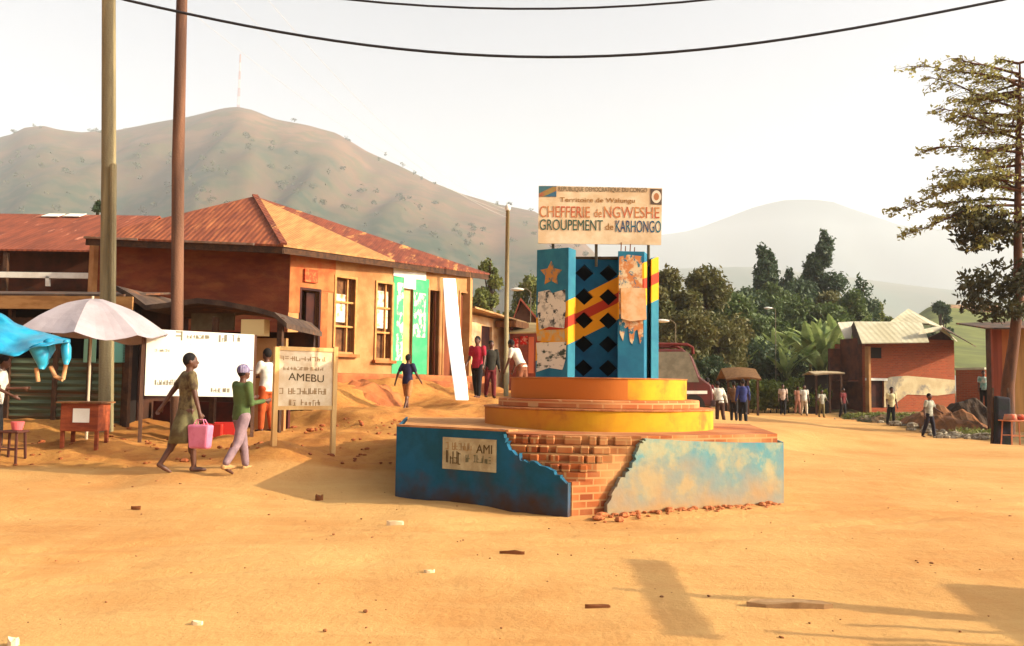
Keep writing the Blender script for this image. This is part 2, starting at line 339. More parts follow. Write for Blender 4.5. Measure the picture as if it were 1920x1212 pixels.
# brick core in courses, corner eroded
mb = MB()
dl = (lc-fc).normalized(); dr = (rc-fc).normalized()
def cut(cl, cr, ins=.035):
    nl = Vector((-dl.y, dl.x, 0)); nl = nl if nl.y > 0 else -nl; nr = Vector((-dr.y, dr.x, 0)); nr = nr if nr.y > 0 else -nr
    off = lambda p: p+(Vector((CX, CY, 0))-p).normalized()*ins*1.4
    if cl <= 0: return [off(fc)]+[off(p) for p in hexp[1:]]
    a = fc+dl*cl+nl*ins; b = fc+dr*cr+nr*ins; k1 = a*.66+off(fc)*.16+b*.18; k2 = b*.66+off(fc)*.16+a*.18
    return [a, k1, k2, b]+[off(p) for p in hexp[1:]]
HC = .098; rr = random.Random(3)
mb.prism(cut(0, 0), -.3, HC*4)
lbm = MB(); z0 = HC*4
for i, c in enumerate((.10, .30, .58, .86, 1.12)):
    zt_ = z0+HC if i < 4 else .9
    g_ = .13; mb.prism(cut(c+g_, c*.75+g_), z0, zt_-.0)
    P_ = cut(c, c*.75)[:4]
    for q in range(3):
        a, b = P_[q], P_[q+1]; L_ = (b-a).length; ang = math.atan2((b-a).y, (b-a).x); x_ = .02
        while x_ < L_-.06:
            w_ = rr.choice((.10, .10, .2)); w_ = min(w_, L_-x_); gap = rr.choice((.015, .09, .12)) if i else .02
            p = a+(b-a).normalized()*(x_+w_/2)+Vector((.0, g_*.55, 0)); lbm.box((p.x, p.y, (z0+zt_)/2-.004), (w_, g_*1.3, zt_-z0-.014), ang+rr.uniform(-.05, .05)); x_ += w_+gap
    # cantilevered course edge above the gaps
    z0 = zt_
mb.build('brick_core', brick, mon)
lbm.build('loose_brick_course', brick, mon, bevel=.012)
TOPZ = .9
# earth topping sloping to the edges
tp = MB(); ins = lambda p, k: p+(Vector((CX, CY, 0))-p).normalized()*k
a_, b_ = fc+dl*1.28, fc+dr*1.0
pts = [a_+Vector((.05, .1, 0)), b_+Vector((-.05, .12, 0)), ins(rc, .05), ins(rb, .05), ins(bb, .05), ins(lb, .05), ins(lc, .05)]
zt = [TOPZ-.0, .84, .79, .85, .9, .93, .93]
n_ = len(pts); tvs = [(p.x, p.y, z) for p, z in zip(pts, zt)]+[(CX, CY, .93)]+[(p.x, p.y, .7) for p in pts]
tp.add(tvs, [(i, (i+1) % n_, n_) for i in range(n_)]+[(n_+1+i, n_+1+(i+1) % n_, (i+1) % n_, i) for i in range(n_)])
tp.build('platform_top', mat('dusty_top', C(225, 160, 95, .8), C(200, 135, 75, .8), 4, bump=.5, bscale=12), mon)
# plaster skins
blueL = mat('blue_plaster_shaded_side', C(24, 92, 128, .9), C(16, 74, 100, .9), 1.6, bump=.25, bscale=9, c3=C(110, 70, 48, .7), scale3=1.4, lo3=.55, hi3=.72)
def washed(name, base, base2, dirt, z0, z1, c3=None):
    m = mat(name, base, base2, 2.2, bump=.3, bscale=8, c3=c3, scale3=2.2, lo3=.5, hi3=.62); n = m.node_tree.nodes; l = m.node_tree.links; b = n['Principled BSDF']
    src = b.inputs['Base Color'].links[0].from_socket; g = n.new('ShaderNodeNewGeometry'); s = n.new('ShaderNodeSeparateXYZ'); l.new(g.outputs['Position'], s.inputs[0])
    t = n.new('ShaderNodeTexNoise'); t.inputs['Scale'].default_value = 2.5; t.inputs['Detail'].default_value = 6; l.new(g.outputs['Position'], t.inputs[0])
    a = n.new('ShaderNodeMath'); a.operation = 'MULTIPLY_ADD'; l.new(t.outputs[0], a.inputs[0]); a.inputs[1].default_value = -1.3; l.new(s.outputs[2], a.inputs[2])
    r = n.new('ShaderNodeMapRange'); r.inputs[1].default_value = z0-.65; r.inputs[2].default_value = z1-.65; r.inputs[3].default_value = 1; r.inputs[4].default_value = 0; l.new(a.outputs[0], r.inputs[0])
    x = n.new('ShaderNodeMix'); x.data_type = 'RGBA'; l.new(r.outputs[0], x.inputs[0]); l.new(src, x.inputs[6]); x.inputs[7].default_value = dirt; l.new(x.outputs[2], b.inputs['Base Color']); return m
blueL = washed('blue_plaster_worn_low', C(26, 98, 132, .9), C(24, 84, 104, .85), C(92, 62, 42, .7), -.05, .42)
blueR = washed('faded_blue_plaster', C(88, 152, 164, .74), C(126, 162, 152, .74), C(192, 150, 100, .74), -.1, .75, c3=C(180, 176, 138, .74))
FL = Frame(lc, fc); FR = Frame(fc, rc)
mb = MB(); LL = FL.L
def jag(pts, amp=.032, k=9):
    out = []
    for i in range(len(pts)-1):
        (a, b), (c, d) = pts[i], pts[i+1]
        for t in range(k): out.append((a+(c-a)*t/k+(rr.uniform(-amp, amp) if t else 0), b+(d-b)*t/k+(rr.uniform(-amp, amp) if t else 0)))
    return out+[pts[-1]]
eL = jag([FL.hit(940, 805), FL.hit(962, 845), FL.hit(985, 862), FL.hit(1035, 880), (LL-.02, FL.hit(1064, 905)[1])])
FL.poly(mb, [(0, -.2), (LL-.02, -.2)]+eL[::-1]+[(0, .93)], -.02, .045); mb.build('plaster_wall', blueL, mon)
mb = MB(); eR = jag([FR.hit(1135, 945), FR.hit(1158, 900), FR.hit(1182, 870), FR.hit(1194, 835), FR.hit(1205, 822)])
FR.poly(mb, [(eR[0][0], -.2), (FR.L, -.2), (FR.L, .79)]+[(FR.L*.8, .80), (FR.L*.55, .83)]+eR[::-1], -.02, .045); mb.build('plaster_wall', blueR, mon)
for a, b in ((rc, rb), (lb, lc)):
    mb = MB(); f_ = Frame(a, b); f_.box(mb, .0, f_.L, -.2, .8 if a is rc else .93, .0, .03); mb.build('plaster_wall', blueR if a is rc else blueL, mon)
# ledge on top of left wall
mb = MB(); FL.box(mb, 0, FL.hit(958, 800)[0], .93, .955, -.16, .05); mb.build('coping', mat('coping_cement', C(214, 150, 92, .8), C(190, 125, 75, .8), 5, bump=.4), mon)
# painted plaque on left wall
plq = MB(); u0, u1, z0_, z1_ = FL.rect(835, 822, 935, 882); FL.box(plq, u0, u1, z0_, z1_, .045, .058)
pq = plq.build('plaque', mat('plaque_paint', C(196, 180, 140), C(170, 150, 110), 6, c3=C(140, 120, 90), lo3=.5, hi3=.7), mon)
lettering('AMI', FL, u0+(u1-u0)*.64, z0_+(z1_-z0_)*.56, .059, (u1-u0)*.29, (z1_-z0_)*.27, mat('brown_ink', C(95, 72, 40)), pq)
scribble(FL, u0+.04, z0_+(z1_-z0_)*.62, .059, (u1-u0)*.5, .09, inktan, pq, 8, 5); scribble(FL, u0+.05, z0_+.07, .059, (u1-u0)*.3, .15, mat('brown_ink', C(95, 72, 40)), pq, 4, 8); scribble(FL, u0+(u1-u0)*.42, z0_+.1, .059, (u1-u0)*.5, .09, mat('olive_ink', C(110, 108, 80)), pq, 9, 9)
# tiers
def cyl(mb, r, z0, z1, r2=None, n=180, wob=.008):
    r2 = r2 or r; pr = []
    for i in range(n):
        th = 2*math.pi*i/n; k = 1+wob*mnoise.noise(Vector((math.cos(th)*3, math.sin(th)*3, z0*7))); pr.append((CX+math.cos(th)*r*k, CY+math.sin(th)*r*k))
    mb.prism(pr, z0, z1)
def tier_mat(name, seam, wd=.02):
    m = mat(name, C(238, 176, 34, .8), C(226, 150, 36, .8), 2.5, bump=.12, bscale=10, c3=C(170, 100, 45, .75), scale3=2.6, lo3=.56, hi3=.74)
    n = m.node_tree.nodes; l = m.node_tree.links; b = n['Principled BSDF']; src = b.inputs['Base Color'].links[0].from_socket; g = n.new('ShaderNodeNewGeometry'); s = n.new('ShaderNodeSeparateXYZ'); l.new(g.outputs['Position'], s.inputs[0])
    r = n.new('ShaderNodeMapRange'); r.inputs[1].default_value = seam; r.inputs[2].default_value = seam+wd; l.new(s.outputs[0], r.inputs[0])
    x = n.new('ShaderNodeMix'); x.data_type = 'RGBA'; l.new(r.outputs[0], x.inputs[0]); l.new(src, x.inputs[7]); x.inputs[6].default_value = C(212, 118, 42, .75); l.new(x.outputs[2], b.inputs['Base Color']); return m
top_c = mat('tier_top_cement', C(214, 140, 80, .8), C(185, 108, 60, .8), 5, bump=.4)
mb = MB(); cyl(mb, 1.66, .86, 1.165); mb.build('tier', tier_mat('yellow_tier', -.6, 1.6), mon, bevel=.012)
mb = MB(); cyl(mb, 1.675, 1.165, 1.185, wob=.014); mb.build('tier_cap', top_c, mon)
mb = MB(); cyl(mb, 1.46, 1.185, 1.30, wob=.02); mb.build('brick_step', bricks('step_brick', C(214, 130, 75, .8), C(195, 105, 58, .8), C(225, 165, 110, .8), c3=C(225, 160, 100, .8)), mon, bevel=.015)
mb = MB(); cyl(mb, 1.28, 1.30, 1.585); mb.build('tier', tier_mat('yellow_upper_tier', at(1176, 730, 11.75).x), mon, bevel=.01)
mb = MB(); cyl(mb, 1.29, 1.585, 1.6, wob=.012); mb.build('tier_cap', top_c, mon)

# tower (paint: turquoise with the yellow-red-yellow diagonal)
def stripe_mat(name, base, base2, slope=.52):
    m = mat(name, base, base2, 3, bump=.12, bscale=12, c3=C(150, 150, 130, .5), scale3=5, lo3=.66, hi3=.72); n = m.node_tree.nodes; l = m.node_tree.links; b = n['Principled BSDF']; src = b.inputs['Base Color'].links[0].from_socket
    g = n.new('ShaderNodeNewGeometry'); s = n.new('ShaderNodeSeparateXYZ'); l.new(g.outputs['Position'], s.inputs[0])
    p = at(1072, 562, 12.8); v1 = p.z-slope*p.x; wd = 12.8/1650; q = n.new('ShaderNodeMath'); q.operation = 'MULTIPLY_ADD'; l.new(s.outputs[0], q.inputs[0]); q.inputs[1].default_value = -slope; l.new(s.outputs[2], q.inputs[2])
    mr = n.new('ShaderNodeMapRange'); mr.inputs[1].default_value = v1-90*wd; mr.inputs[2].default_value = v1+10*wd; l.new(q.outputs[0], mr.inputs[0])
    cr = n.new('ShaderNodeValToRGB'); cr.color_ramp.interpolation = 'CONSTANT'; e = cr.color_ramp.elements
    e[0].position = 0; e[0].color = (0, 0, 0, 0); e[1].position = .08; e[1].color = C(245, 170, 30, .85)[:3]+(1,)
    for ps, c in ((.40, C(190, 62, 38, .85)), (.60, C(245, 170, 30, .85)), (.9, (0, 0, 0, 0))):
        x = e.new(ps); x.color = c[:3]+((0,) if ps == .9 else (1,))
    l.new(mr.outputs[0], cr.inputs[0]); x = n.new('ShaderNodeMix'); x.data_type = 'RGBA'; l.new(cr.outputs[1], x.inputs[0]); l.new(src, x.inputs[6]); l.new(cr.outputs[0], x.inputs[7]); l.new(x.outputs[2], b.inputs['Base Color']); return m
S_turq = stripe_mat('turquoise_flag_paint', C(58, 140, 160, .75), C(48, 122, 148, .75)); S_blue = stripe_mat('blue_flag_paint', C(22, 108, 148, .8), C(18, 88, 128, .8))
def plan(pts): return [at(px, 600, d)[:2] for px, d in pts]
def zz_(py, px=1100, d=12.8): return at(px, py, d).z
tw = MB(); PL = plan([(1005, 12.95), (1065, 12.55), (1079, 12.7), (1019, 13.12)])[:]
tw.prism(PL, 1.59, [zz_(466, 1010), zz_(469, 1065), zz_(471, 1078), zz_(468, 1015)]); tw.build('tower_slab', S_turq, mon, bevel=.008)
tw = MB(); tw.prism(plan([(1158, 12.6), (1208, 12.62), (1213, 12.82), (1163, 13.0)]), 1.59, zz_(474)); tw.build('tower_slab', stripe_mat('pillar_flag_paint', C(40, 124, 152, .75), C(34, 106, 138, .75)), mon, bevel=.008)
tw = MB(); tw.prism(plan([(1221, 12.8), (1235, 12.9), (1226, 13.5), (1210, 13.4)]), 1.59, [zz_(482), zz_(478), zz_(480), zz_(480)]); tw.build('tower_slab', S_turq, mon, bevel=.008)
tw = MB(); tw.prism(plan([(1040, 13.35), (1205, 13.35), (1205, 13.45), (1040, 13.45)]), 1.59, zz_(492, 1100, 13.4)); tw.build('dark_backing', mat('hole_shade_blue', C(22, 34, 44, .7)), mon)  # solid back added, coloured dark so the lattice holes read as shade
tw = MB(); tw.prism(plan([(1209, 12.9), (1216, 12.9), (1222, 13.6), (1212, 13.6)]), 1.59, zz_(478)); tw.build('recessed_panel', mat('deep_teal', C(14, 74, 84), C(60, 70, 30), 3, lo=.6, hi=.7), mon)
# pierced lattice
FT = Frame(at(1074, 600, 12.95), at(1162, 600, 12.95)); lw = FT.L; zt0, zt1 = 1.59, zz_(488, 1118, 12.95); nr_, nc = 5, 2
mb = MB(); cw = lw/nc; ch = (zt1-zt0)/nr_
for i in range(nc):
    for j in range(nr_):
        u_, z_ = i*cw, zt0+j*ch; cu_, cz_ = u_+cw*(.5+(.02 if i else -.02)), z_+ch*.45; a, b = cw*.40, ch*.36
        out = [(u_, z_), (u_+cw, z_), (u_+cw, z_+ch), (u_, z_+ch)]; inn = [(cu_, cz_-b), (cu_+a, cz_), (cu_, cz_+b), (cu_-a, cz_)]
        for n0 in (0, -.1):
            vs = [FT.P(p, q, n0) for p, q in out+inn]; mb.add(vs, [(0, 1, 5, 4), (1, 2, 6, 5), (2, 3, 7, 6), (3, 0, 4, 7)] if n0 == 0 else [(4, 5, 1, 0), (5, 6, 2, 1), (6, 7, 3, 2), (7, 4, 0, 3)])
        vs = [FT.P(p, q, 0) for p, q in inn]+[FT.P(p, q, -.1) for p, q in inn]; mb.add(vs, [(k, (k+1) % 4, 4+(k+1) % 4, 4+k) for k in range(4)])
FT.box(mb, 0, lw, zt1, zt1+.01, -.1, 0)
mb.build('lattice_panel', S_blue, mon)
mb = MB(); mb.prism(plan([(1078, 12.98), (1200, 12.85), (1205, 13.3), (1060, 13.3)]), zt1+.012, zt1+.05); mb.build('tower_slab_cover', mat('stained_cement', C(85, 70, 50), C(60, 50, 40), 4), mon)
# faded portrait panel and plaque on the right pillar
FP = Frame(at(1158, 600, 12.6), at(1208, 600, 12.62))
def polyp(fr, pix, n0, n1, name, m, parent):
    mb = MB(); fr.poly(mb, [fr.hit(*p) for p in pix][::-1], n0, n1); return mb.build(name, m, parent)
fad = mat('flaking_paint', C(226, 200, 158, .85), C(205, 130, 75, .85), 7, lo=.45, hi=.55, c3=C(50, 120, 140, .75), scale3=8, lo3=.53, hi3=.58)
polyp(FP, [(1161, 482), (1178, 478), (1203, 481), (1205, 560), (1206, 632), (1200, 645), (1195, 618), (1190, 622), (1187, 648), (1181, 640), (1178, 612), (1172, 616), (1168, 640), (1162, 626), (1160, 560)], .001, .006, 'faded_panel', fad, mon)
polyp(FP, [(1163, 541), (1209, 541), (1211, 600), (1180, 603), (1164, 598)], .006, .05, 'plaque', mat('tan_plaque', C(226, 160, 95, .85), C(236, 196, 150, .85), 5), mon)
mb = MB()
for px, h in ((1164, 455), (1172, 462), (1181, 458), (1189, 464)):
    p = at(px, 480, 12.75); mb.tube([p, at(px+1, h, 12.75)], .008, 6)
mb.split('rebar', mat('rusty_rebar', C(120, 70, 40)), mon)
# left slab: star and posters
FS = Frame(at(1005, 600, 12.95), at(1065, 600, 12.55))
st = []
for k in range(10):
    a = math.pi/2+k*math.pi/5; r = 21 if k % 2 == 0 else 11
    st.append((1034+r*math.cos(a), 514-r*1.15*math.sin(a)))
polyp(FS, st, .002, .009, 'painted_star', mat('orange_star', C(208, 140, 66, .85), C(84, 110, 110), 13, lo=.48, hi=.62), mon)
pm = mat('torn_poster', C(226, 214, 190), C(60, 66, 66), 11, lo=.52, hi=.6, c3=C(172, 165, 148), scale3=7)
polyp(FS, [(1010, 548), (1030, 544), (1036, 550), (1060, 543), (1061, 580), (1058, 616), (1030, 613), (1011, 619), (1008, 585)], .002, .008, 'poster', pm, mon)
polyp(FS, [(1006, 620), (1058, 618), (1060, 640), (1008, 640)], .002, .008, 'painted_band', mat('gold_band', C(222, 150, 50), C(190, 170, 120), 8), mon)
polyp(FS, [(1006, 643), (1062, 641), (1061, 672), (1055, 694), (1030, 690), (1006, 698), (1008, 670)], .002, .008, 'poster', mat('torn_poster_low', C(226, 214, 190), C(60, 70, 60), 5, lo=.52, hi=.6, stretch=(1, 1, 2)), mon)
# name board on poles above the tower
sb = thing('name_board', at(1122, 470, 12.8), 'cream painted name board with red and dark green lettering on poles above the tower', 'sign')
FB = Frame(at(1008, 400, 12.75), at(1241, 400, 12.8)); mb = MB()
bl = [FB.hit(1009, 457), FB.hit(1239, 460), FB.hit(1241, 354), FB.hit(1010, 349)]
FB.poly(mb, bl, 0, .025); pan = mb.build('panel', cream, sb)
mb = MB()
for px in (1037, 1118, 1216): mb.tube([at(px, 500, 12.9), at(px, 356, 12.9)], .022, 8)
mb.split('pole', mat('pole_metal', C(95, 90, 75)), sb)
red_i = mat('red_letter', C(190, 98, 70), C(200, 140, 90), 9); grn_i = mat('green_letter', C(48, 80, 72), C(70, 100, 86), 6); teal_i = mat('teal_letter', C(34, 108, 124), C(48, 70, 110), 6)
def L(txt, x0, y0, x1, y1, m):
    u0, z1_ = FB.hit(x0, y0); u1, _ = FB.hit(x1, y0); z0_ = FB.hit(x0, y1)[1]; lettering(txt, FB, u0, z0_, .026, u1-u0, z1_-z0_, m, pan, dz=FB.hit(x1, y0+ (x1-x0)*.014)[1]-z1_)
L('REPUBLIQUE DEMOCRATIQUE DU CONGO', 1047, 351, 1213, 361, mat('grey_letter', C(112, 105, 82), C(140, 120, 95), 9))
L('Territoire de Walungu', 1050, 371, 1190, 382, mat('amber_letter', C(160, 115, 62)))
L('CHEFFERIE', 1012, 387, 1106, 408, red_i); L('de', 1114, 393, 1128, 408, red_i); L('NGWESHE', 1132, 388, 1236, 409, red_i)
L('GROUPEMENT', 1012, 412, 1130, 432, grn_i); L('de', 1135, 420, 1150, 432, mat('amber_letter', C(160, 115, 62))); L('KARHONGO', 1154, 414, 1239, 436, teal_i)
fl = MB(); FB.poly(fl, [FB.hit(*p) for p in ((1010, 370), (1043, 370), (1043, 350), (1010, 350))], .025, .03); fo = fl.build('flag_emblem', mat('flag_blue', C(60, 100, 125), C(70, 110, 110), 5), pan)
fl = MB(); FB.poly(fl, [FB.hit(*p) for p in ((1010, 370), (1018, 370), (1043, 359), (1043, 352), (1037, 351), (1010, 364))], .0302, .032); fl.build('flag_band', mat('flag_red', C(165, 80, 70), C(150, 130, 70), 8), fo)
fl = MB(); FB.poly(fl, [FB.hit(*p) for p in ((1219, 384), (1240, 385), (1240, 356), (1219, 355))], .025, .03); so_ = fl.build('seal_emblem', mat('seal_dark', C(95, 80, 70)), pan)
fl = MB(); FB.poly(fl, [FB.hit(1230+9*math.cos(k*math.pi/8), 370+12*math.sin(k*math.pi/8)) for k in range(16)][::-1], .03, .032); so2 = fl.build('seal_ring', mat('seal_light', C(232, 215, 190)), so_)
fl = MB(); FB.poly(fl, [FB.hit(1230+5*math.cos(k*math.pi/6), 370+7*math.sin(k*math.pi/6)) for k in range(12)][::-1], .0322, .034); fl.build('seal_centre', mat('seal_brown', C(180, 120, 80)), so_)

# ------------------------------------------------------------------ main shop building
bcn = at(540, 600, 22); bfar = at(885, 600, 27.6); bcn.z = bfar.z = 0
FW = Frame(bcn, bfar); FLf = Frame(Vector((bcn.x-5.6, bcn.y+.2*5.6, 0)), bcn)
shop = thing('shop_building', (bcn.x, bcn.y, 1.7), 'ochre shop building with rusty pyramid roof on the raised bank', 'building')
FZ = 1.72; ZT = 5.0
ops = {}
for k, a in dict(door1=(563, 545, 596, 702), win1=(628, 522, 664, 660), win2=(705, 532, 733, 672), cdoor=(755, 540, 774, 700), door2=(804, 545, 822, 702), door3=(832, 545, 852, 702), door4=(862, 550, 880, 702)).items(): ops[k] = FW.rect(*a)
for k in ('door1', 'cdoor', 'door2', 'door3', 'door4'): ops[k] = (ops[k][0], ops[k][1], FZ, ops[k][3])
mb = MB(); FW.wall(mb, 0, FW.L, 1.0, ZT, .25, list(ops.values())); mb.build('front_wall', ochre, shop)
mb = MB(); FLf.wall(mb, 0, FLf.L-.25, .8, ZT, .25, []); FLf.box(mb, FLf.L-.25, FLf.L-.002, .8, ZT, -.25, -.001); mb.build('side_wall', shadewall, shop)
pb = bfar+(FLf.o-bcn); mb = MB(); f2 = Frame(pb, FLf.o); f2.box(mb, 0, f2.L, 1, ZT, -.25, -.01); f2 = Frame(bfar, pb); f2.box(mb, .01, f2.L, 1, ZT, -.25, -.01); mb.split('rear_wall', ochre, shop)
mb = MB(); FW.box(mb, -.3, FW.L+.2, .6, FZ-.0, -.3, .55); FW.box(mb, FW.L*.42, FW.L, .5, FZ-.18, .55, .95); mb.build('plinth', mat('earth_plinth', C(194, 116, 66, .8), C(170, 94, 54, .8), 2, bump=.6, bscale=4), shop, bevel=.06)
mb = MB(); FW.box(mb, .002, ops['door1'][0]-.02, FZ+1.5, ZT-.15, .003, .02); u = ops['door1']; FW.box(mb, u[0]-.02, FW.hit(626, 600)[0], u[3]+.02, ZT-.15, .003, .02); FW.box(mb, u[1]+.02, FW.hit(613, 600)[0], FZ+.2, u[3], .003, .02)
mb.build('red_painted_surround', redplaster, shop)
mb = MB(); a = FW.rect(568, 506, 592, 530); FW.box(mb, *a, .02, .09); mb.build('shop_sign', mat('red_sign', C(205, 70, 38), C(225, 110, 60), 9, lo=.5, hi=.6), shop)
doorm = mat('dark_door', C(70, 34, 26), C(48, 26, 24), 3); brown_d = mat('brown_door', C(150, 80, 48, .8), C(120, 62, 38, .8), 3, stretch=(1, 1, .2))
for k in ('door1', 'door2', 'door3', 'door4'):
    u = ops[k]; mb = MB()
    if k == 'door1': FW.box(mb, u[0]+(u[1]-u[0])*.45, u[1]-.03, u[2], u[3]-.04, -.16, -.11)
    elif k == 'door2': FW.box(mb, u[0]+.35, u[1]-.03, u[2], u[3]-.04, -.14, -.09)
    else: FW.box(mb, u[0]+.03, u[1]-.03, u[2], u[3]-.04, -.16, -.11)
    dd = mb.build('door', brown_d if k != 'door1' else doorm, shop)
    mb = MB(); FW.box(mb, u[0]-.06, u[0], u[2], u[3]+.06, -.1, .025); FW.box(mb, u[1], u[1]+.06, u[2], u[3]+.06, -.1, .025); FW.box(mb, u[0], u[1], u[3], u[3]+.06, -.1, .025); mb.build('door_frame', ochre if k != 'door1' else doorm, shop)
u = ops['cdoor']; mb = MB(); FW.box(mb, u[0]+.02, u[1]-.02, u[2], u[3], -.14, -.08); mb.build('door', mat('cream_door', C(232, 200, 130, .8), C(215, 175, 105, .8), 3), shop)
for k in ('win1', 'win2'):
    u = ops[k]; mb = MB(); t = .06
    FW.box(mb, u[0]-t, u[0], u[2]-t, u[3]+t, -.1, .04); FW.box(mb, u[1], u[1]+t, u[2]-t, u[3]+t, -.1, .04); FW.box(mb, u[0], u[1], u[3], u[3]+t, -.1, .04)
    for q in (.33, .66): FW.box(mb, u[0], u[1], u[2]+(u[3]-u[2])*q, u[2]+(u[3]-u[2])*q+.05, -.1, -.02)
    FW.box(mb, u[1]-(u[1]-u[0])*.36, u[1]-(u[1]-u[0])*.30, u[2], u[3], -.1, -.03)
    wn = mb.build('window', mat('window_frame_tan', C(225, 165, 95, .8), C(200, 140, 80, .8), 5), shop)
    mb = MB(); FW.box(mb, u[0]-.12, u[1]+.12, u[2]-.14, u[2]-t, -.1, .14); mb.build('sill', redplaster, wn)
    mb = MB(); FW.box(mb, u[0], u[1], u[2], u[3], -.2, -.14); mb.build('pane', mat('brown_shutter', C(150, 100, 60, .7), C(110, 70, 42, .7), 5), wn)
    mb = MB(); w0, w1 = (.0, .64) if k == 'win1' else (.05, .9); FW.box(mb, u[0]+(u[1]-u[0])*w0, u[0]+(u[1]-u[0])*w1, u[2]+(u[3]-u[2])*.40, u[2]+(u[3]-u[2])*(.78 if k == 'win1' else .9), -.09, -.075)
    mb.build('poster', mat('window_poster', C(236, 226, 200, .85), C(215, 150, 90, .85), 7, lo=.5, hi=.62), wn)
green = mat('green_paint', C(95, 190, 130, .8), C(70, 175, 120, .8), 3); gsc = mat('green_white_mural', C(90, 190, 130, .8), C(240, 236, 205, .85), 7, lo=.47, hi=.53, stretch=(1, 1, .6))
mb = MB(); zg = ops['cdoor'][3]
for a, b in ((736, 755.5), (773.5, 803)): FW.box(mb, FW.hit(a, 600)[0], FW.hit(b, 600)[0], FZ+.02, FW.hit(a, 505 if a < 750 else 520)[1], .002, .012)
mb.split('green_panel', green, shop)
mb = MB(); FW.box(mb, FW.hit(743, 600)[0], ops['cdoor'][0]-.001, FZ+.4, FW.hit(745, 530)[1], .013, .016); FW.box(mb, ops['cdoor'][1]+.001, FW.hit(797, 600)[0], FZ+1.1, FZ+2.4, .013, .016); mb.split('mural', gsc, shop)
mb = MB(); FW.box(mb, FW.hit(737, 500)[0], FW.hit(798, 500)[0], FW.hit(760, 521)[1], FW.hit(760, 503)[1], .014, .03); FW.box(mb, FW.hit(757, 500)[0], FW.hit(779, 500)[0], FW.hit(760, 541)[1], FW.hit(760, 521)[1], .014, .03); mb.build('white_lintel_board', white, shop)
# roof
A = at(158, 444, 22.3); B = at(532, 459, 21.1); Cc = at(918, 513, 28.2); Dd = A+Cc-B; Dd.z = 5.0; AP = at(478, 368, 25.3)
def tri_slab(pts, m, name='roof', th=.05, parent=shop):
    mb = MB(); mb.slab([p-Vector((0, 0, th)) for p in pts], (0, 0, th)); return mb.build(name, m, parent)
rf = tri_slab([A, B, AP], rust); Mx = at(738, 484, 24.6); Mx = B.lerp(Cc, ((at(742, 480, 24.4)-B).length/(Cc-B).length))
tri_slab([B, Mx, AP], tanroof); tri_slab([Mx, Cc, AP], rust2); tri_slab([Cc, Dd, AP], rust); tri_slab([Dd, A, AP], rust)
mb = MB(); mb.slab([A.lerp(AP, .03)-Vector((0, 0, .18)), B.lerp(AP, .03)-Vector((0, 0, .18)), Cc.lerp(AP, .03)-Vector((0, 0, .18)), Dd.lerp(AP, .03)-Vector((0, 0, .18))], (0, 0, .03)); mb.build('soffit', darkwood, shop)
mb = MB(); mb.bar(A+Vector((.03, .05, -.13)), B+Vector((-.03, .05, -.13)), .04, .16); mb.bar(B+Vector((-.03, .06, -.13)), Cc+Vector((-.05, -.03, -.13)), .04, .16); mb.split('fascia', darkwood, shop)
mb = MB(); mb.bar(B+Vector((0, 0, .02)), AP+Vector((0, 0, .03)), .16, .05); mb.build('ridge_cap', rust2, shop)
mb = MB()
for t0, t1 in ((.0, .28), (.5, .86)): mb.bar(A.lerp(B, t0)+Vector((0, -.03, -.02)), A.lerp(B, t1)+Vector((0, -.03, -.02)), .015, .05)
mb.split('gutter_strip', mat('pale_metal', C(190, 160, 140, .8), C(160, 120, 90, .8), 4), shop)

# ------------------------------------------------------------------ long low building far left
lb_ = thing('long_shed_building', (-15, 25.5, 1.6), 'long low building under a rusty red sheet roof at far left', 'building')
e0 = at(-260, 463, 24.6); e1 = at(192, 470, 24.6); r0 = Vector((e0.x, 29, 6.75)); r1 = at(300, 405, 29); r0.z = r1.z
mb = MB(); mb.slab([p-Vector((0, 0, .05)) for p in (e0, e1+Vector((.15, 0, 0)), r1, r0)], (0, 0, .05)); q0 = Vector((e0.x, 34, 5)); q1 = Vector((r1.x, 34, 5)); mb.slab([p-Vector((0, 0, .05)) for p in (r0, r1, q1, q0)], (0, 0, .05))
mb.build('roof', mat('rust_roof_long', C(164, 84, 54, .78), C(138, 70, 46, .74), 2.2, stretch=(2.2, .3, 1), corr=2.2, c3=C(215, 140, 110, .8), scale3=1.2, lo3=.6, hi3=.66, rough=.8), lb_)
mb = MB()
for px in (100, 140): mb.box(at(px, 407, 28.7)+Vector((0, 0, .06)), (.55, .5, .02), rx=.35)
mb.split('roof_patch', white, lb_)
mb = MB(); mb.box((-16.4, 25.7, 3.2), (9.6, .2, 4.4)); mb.build('front_wall', mat('veranda_wall', C(90, 50, 34), C(62, 40, 30), 1.5), lb_)
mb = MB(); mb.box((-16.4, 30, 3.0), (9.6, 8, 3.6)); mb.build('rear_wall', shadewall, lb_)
mb = MB(); a = at(-260, 512, 24.5); b = at(188, 518, 24.5); mb.bar(a, b, .1, .16); mb.build('veranda_beam', white, lb_)
mb = MB()
for px in (90, 178): mb.bar(at(px, 519, 24.5), at(px, 537, 24.5), .1)
mb.split('beam_bracket', white, lb_)
mb = MB()
for px in (10, 192): p = at(px, 520, 24.7); mb.bar((p.x, p.y, 1.2), (p.x, p.y, 5.0), .12)
mb.split('veranda_post', darkwood, lb_)

